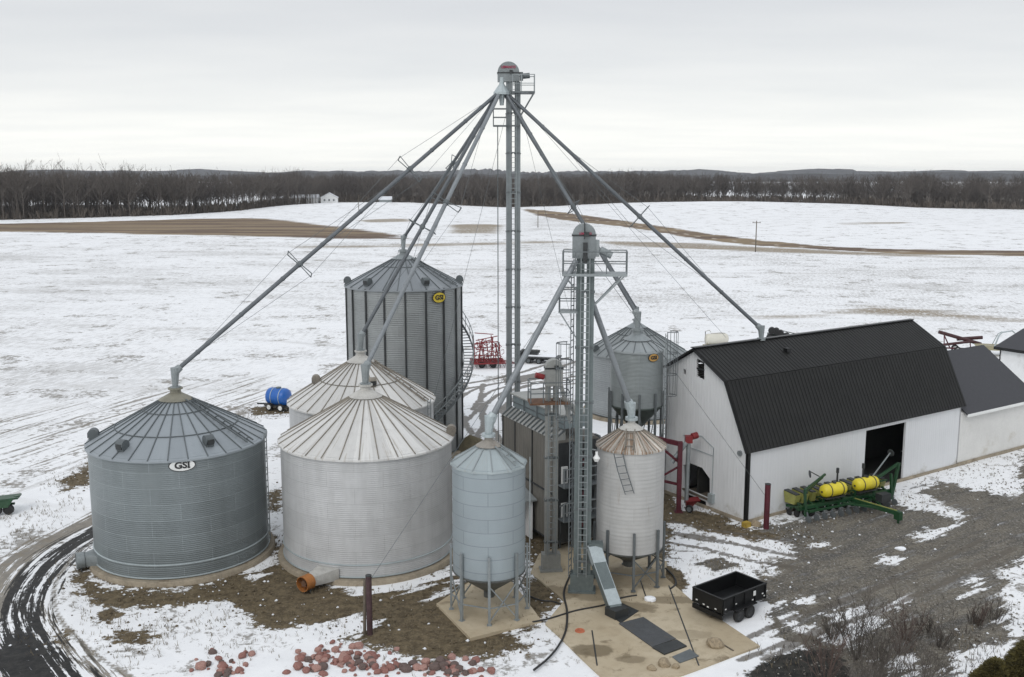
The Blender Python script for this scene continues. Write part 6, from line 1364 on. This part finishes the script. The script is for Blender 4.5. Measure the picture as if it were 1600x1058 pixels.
# ------------------------------------------------ bushes at lower right
def shrub(seed, H, n, mat, spread=0.5):
    rg = random.Random(seed); mb = MB()
    for i in range(n):
        a = rg.uniform(0, 6.28); r0 = rg.uniform(0, 0.25); p0 = Vector((math.cos(a) * r0, math.sin(a) * r0, -0.05)); el = rg.uniform(0.9, 1.5); L = H * rg.uniform(0.5, 1.0)
        d = Vector((math.cos(a) * math.cos(el), math.sin(a) * math.cos(el), math.sin(el))); p1 = p0 + d * L * 0.55; p2 = p1 + (d + Vector((rg.uniform(-.3, .3), rg.uniform(-.3, .3), 0.1))).normalized() * L * 0.45
        mb.tube(p0, p1, 0.02, 3, 0.014, False); mb.tube(p1, p2, 0.014, 3, 0.005, False)
        for j in range(7):
            q = rg.uniform(0.2, 1); b = p0.lerp(p1, q * 2) if q < .5 else p1.lerp(p2, q * 2 - 1); d2 = (d + Vector((rg.uniform(-1, 1), rg.uniform(-1, 1), rg.uniform(-.1, .6)))).normalized(); e_ = b + d2 * L * rg.uniform(0.15, 0.35); mb.tube(b, e_, 0.010, 3, 0.004, False)
            for k in range(3): b2 = b.lerp(e_, rg.uniform(.3, 1)); mb.tube(b2, b2 + (d2 + Vector((rg.uniform(-1, 1), rg.uniform(-1, 1), rg.uniform(-.2, .6)))).normalized() * L * 0.12, 0.006, 3, 0.003, False)
    return mb
for i, (q, H, n, mt, lab) in enumerate((((1338, 1030), 3.4, 16, 'twig', 'tall thin bare shrub over the snow patch in the lower right'), ((1372, 1030), 2.4, 14, 'twig', 'bare shrub just right of the tall thin shrub at lower right'), ((1290, 1062), 2.2, 18, 'twig_red', 'bushy reddish bare shrub at the bottom edge beside the dark ground'),
        ((1415, 1000), 1.9, 18, 'twig_red', 'dense reddish brown bare shrub on the dark ground, right of the snow patches'), ((1350, 1085), 2.6, 18, 'twig', 'grey bare shrub cut by the bottom edge, right of the reddish one'), ((1440, 1085), 2.3, 18, 'twig', 'grey bare shrub at the bottom edge in front of the snow'), ((1468, 1010), 1.4, 15, 'twig', 'low brown bare shrub between the dense reddish shrub and the evergreen'),
        ((1300, 1000), 1.4, 18, 'twig', 'low bare shrub at the left end of the lower right bushes'), ((1385, 1090), 2.7, 16, 'twig', 'slender bare sapling at the bottom edge among the grey shrubs'), ((1520, 975), 1.0, 12, 'twig', 'low wiry shrub behind the evergreen tree'))):
    p_ = G(*q); o = build('bare_shrub', shrub(50 + i, H, n, M[mt]), M[mt], smooth=0, recalc=False); o.location = (p_.x, p_.y, th(p_.x, p_.y)); tag(o, lab, 'shrub', 'bare shrubs at lower right')
for i in range(6):
    q = random.choice(((1290, 1470, 985, 1070), (1400, 1560, 960, 1040), (1260, 1420, 1030, 1080))); p_ = G(random.uniform(q[0], q[1]), random.uniform(q[2], q[3]))
    o = build('bare_shrub', shrub(90 + i, random.uniform(0.7, 1.4), 13, None), M['twig' if i % 3 else 'twig_red'], smooth=0, recalc=False); o.location = (p_.x, p_.y, 0); tag(o, 'knee-high bare shrub in the brown thicket at the lower right', 'shrub', 'bare shrubs at lower right')
# evergreen corner
def evergreen(c, H, R, seed, label):
    rg = random.Random(seed); o = thing('evergreen_tree', label, 'tree', (c.x, c.y, 0)); mb = MB(); mb.tube((0, 0, -0.1), (0, 0, H * 0.9), 0.1, 8, 0.03); build('trunk', mb, M['bark'], o)
    V, F = [], []
    for i in range(15000):
        z = H * (1 - rg.random() ** 0.6) ; rr = R * (1 - z / H) ** 0.75; a = rg.uniform(0, 6.28); f = rg.random() ** 0.4 * (0.85 + 0.25 * mnoise.noise(Vector((math.cos(a) * 2, math.sin(a) * 2, z * 1.5 + seed))))
        p_ = Vector((math.cos(a) * rr * f, math.sin(a) * rr * f, z + 0.12)); d = (Vector((math.cos(a), math.sin(a), rg.uniform(-0.2, 0.9))) + Vector((rg.uniform(-.6, .6), rg.uniform(-.6, .6), 0))).normalized(); s_ = d.cross(Vector((rg.uniform(-1, 1), rg.uniform(-1, 1), 1))).normalized(); L = rg.uniform(0.10, 0.22)
        k = len(V); V += [p_ - s_ * 0.02, p_ + d * L - s_ * 0.012, p_ + d * L + s_ * 0.012, p_ + s_ * 0.02]; F.append((k, k + 1, k + 2, k + 3))
    me = bpy.data.meshes.new('crown'); fast_mesh(me, [tuple(v) for v in V], F); me.materials.append(M['needle']); cr_ = bpy.data.objects.new('crown', me); COL.objects.link(cr_); cr_.parent = o
ec = at(1606, 1006, 37.0); evergreen(Vector((ec.x, ec.y, 0)), ec.z, 1.25, 3, 'olive green evergreen tree cut by the lower right corner, the taller one')
ec = at(1556, 1036, 37.0); evergreen(Vector((ec.x, ec.y, 0)), ec.z, 1.0, 5, 'low olive green evergreen bush left of the taller corner evergreen')

# ================================================================== LOOSE STUFF ON THE GROUND
fine_ = (P2[:, 0] > -32) & (P2[:, 0] < 46) & (P2[:, 1] > 36) & (P2[:, 1] < 96)
BINS = ((-17.52, 51.51, 4.8), (-7.65, 51.69, 4.85), (-9.33, 61.38, 4.8), (-7.75, 72.17, 4.5))
def pick(weight, n):
    w_ = np.where(fine_, weight, 0.0)
    for cx, cy, R in BINS: w_ = np.where(np.hypot(P2[:, 0] - cx, P2[:, 1] - cy) < R, 0, w_)
    k = RNG.choice(len(P2), n, p=w_ / w_.sum()); return P2[k] + RNG.uniform(-0.15, 0.15, (n, 2))
def blades(name, pts, hmin, hmax, mat, label, per=3):
    V, F = [], []
    for x, y in pts:
        z = 0.0
        for j in range(per):
            a = random.uniform(0, 6.28); h = random.uniform(hmin, hmax); bx, by = x + random.uniform(-.08, .08), y + random.uniform(-.08, .08); k = len(V); dx_, dy_ = math.cos(a), math.sin(a); w_ = 0.012
            V += [(bx - dy_ * w_, by + dx_ * w_, z - 0.02), (bx + dy_ * w_, by - dx_ * w_, z - 0.02), (bx + dx_ * h * 0.7 + dy_ * w_ * .5, by + dy_ * h * 0.7 - dx_ * w_ * .5, z + h), (bx + dx_ * h * 0.7 - dy_ * w_ * .5, by + dy_ * h * 0.7 + dx_ * w_ * .5, z + h)]; F.append((k, k + 1, k + 2, k + 3))
    me = bpy.data.meshes.new(name); fast_mesh(me, V, F); me.materials.append(mat); o = bpy.data.objects.new(name, me); COL.objects.link(o); return tag(o, label, name.replace('_', ' '), kind='stuff')
def lumps(name, pts, rmin, rmax, mat, label):
    V, F = [], []; base = [(1, 0, 0), (0, 1, 0), (-1, 0, 0), (0, -1, 0), (0, 0, 1), (0, 0, -1)]; ff = [(0, 1, 4), (1, 2, 4), (2, 3, 4), (3, 0, 4), (1, 0, 5), (2, 1, 5), (3, 2, 5), (0, 3, 5)]
    for x, y in pts:
        r = rmin + (rmax - rmin) * random.random() ** 2.5; k = len(V); a = random.uniform(0, 6.28); c_, s_ = math.cos(a), math.sin(a)
        for q in base: u, v, w_ = (q[i] * r * random.uniform(0.7, 1.3) for i in range(3)); V.append((x + u * c_ - v * s_, y + u * s_ + v * c_, 0.02 + w_ * 0.7))
        F += [tuple(k + i for i in f) for f in ff]
    me = bpy.data.meshes.new(name); fast_mesh(me, V, F); me.materials.append(mat); o = bpy.data.objects.new(name, me); COL.objects.link(o); return tag(o, label, name.replace('_', ' '), kind='stuff')
edge_w = mud * (1 - mud) * 4 + gravel * (1 - gravel) * 3
tuft_w = many([px((180, 980), (260, 975), (300, 1000), (230, 1030), (170, 1010)), px((0, 820), (100, 780), (130, 800), (20, 850)), px((330, 960), (420, 1000), (390, 1030), (320, 1000)), px((1080, 870), (1140, 860), (1160, 885), (1090, 895)), px((560, 960), (640, 975), (600, 1000), (540, 990))], 1.6)
blades('dry_grass', pick(edge_w * 0.6 + tuft_w * 1.5 + 0.003, 3600), 0.06, 0.2, plain('dead_grass', (0.16, 0.13, 0.08), 0.9, 0, 0.3, 3), 'dead grass blades poking through the snow around the yard')
blades('brush', pick(many([px((1260, 1000), (1400, 960), (1540, 960), (1560, 1040), (1450, 1070), (1250, 1070))], 2.5), 800), 0.08, 0.3, M['twig'], 'low brown brush in the lower right of the yard', 3)
lumps('gravel_stones', pick(gravel, 5200), 0.015, 0.085, plain('loose_gravel', (0.22, 0.205, 0.18), 0.9, 0, 0.45, 1.7), 'loose gravel stones on the grey yard')
lumps('mud_clods', pick(mud, 4200), 0.015, 0.09, plain('earth_clod', (0.11, 0.085, 0.052), 0.95, 0, 0.4, 1.9), 'small clods on the brown mud around the bins')
lumps('snow_crumbs', pick(mud * 0.35 + gravel * 0.12 + edge_w * 0.9, 1800), 0.015, 0.10, M['snow'], 'crumbs of old snow on mud and gravel')
# ================================================================== HAZE
hz = MB(); hz.box((0, 2000, 15.0), (7000, 6200, 62.0)); hm = bpy.data.materials.new('thin_winter_haze'); hm.use_nodes = True; ht = hm.node_tree; ht.nodes.clear()
ho = ht.nodes.new('ShaderNodeOutputMaterial'); hv = ht.nodes.new('ShaderNodeVolumePrincipled'); hv.inputs['Color'].default_value = (0.86, 0.90, 0.95, 1); hv.inputs['Density'].default_value = 0.00008
ht.links.new(hv.outputs[0], ho.inputs['Volume']); tag(build('haze', hz, hm, smooth=0), kind='stuff')
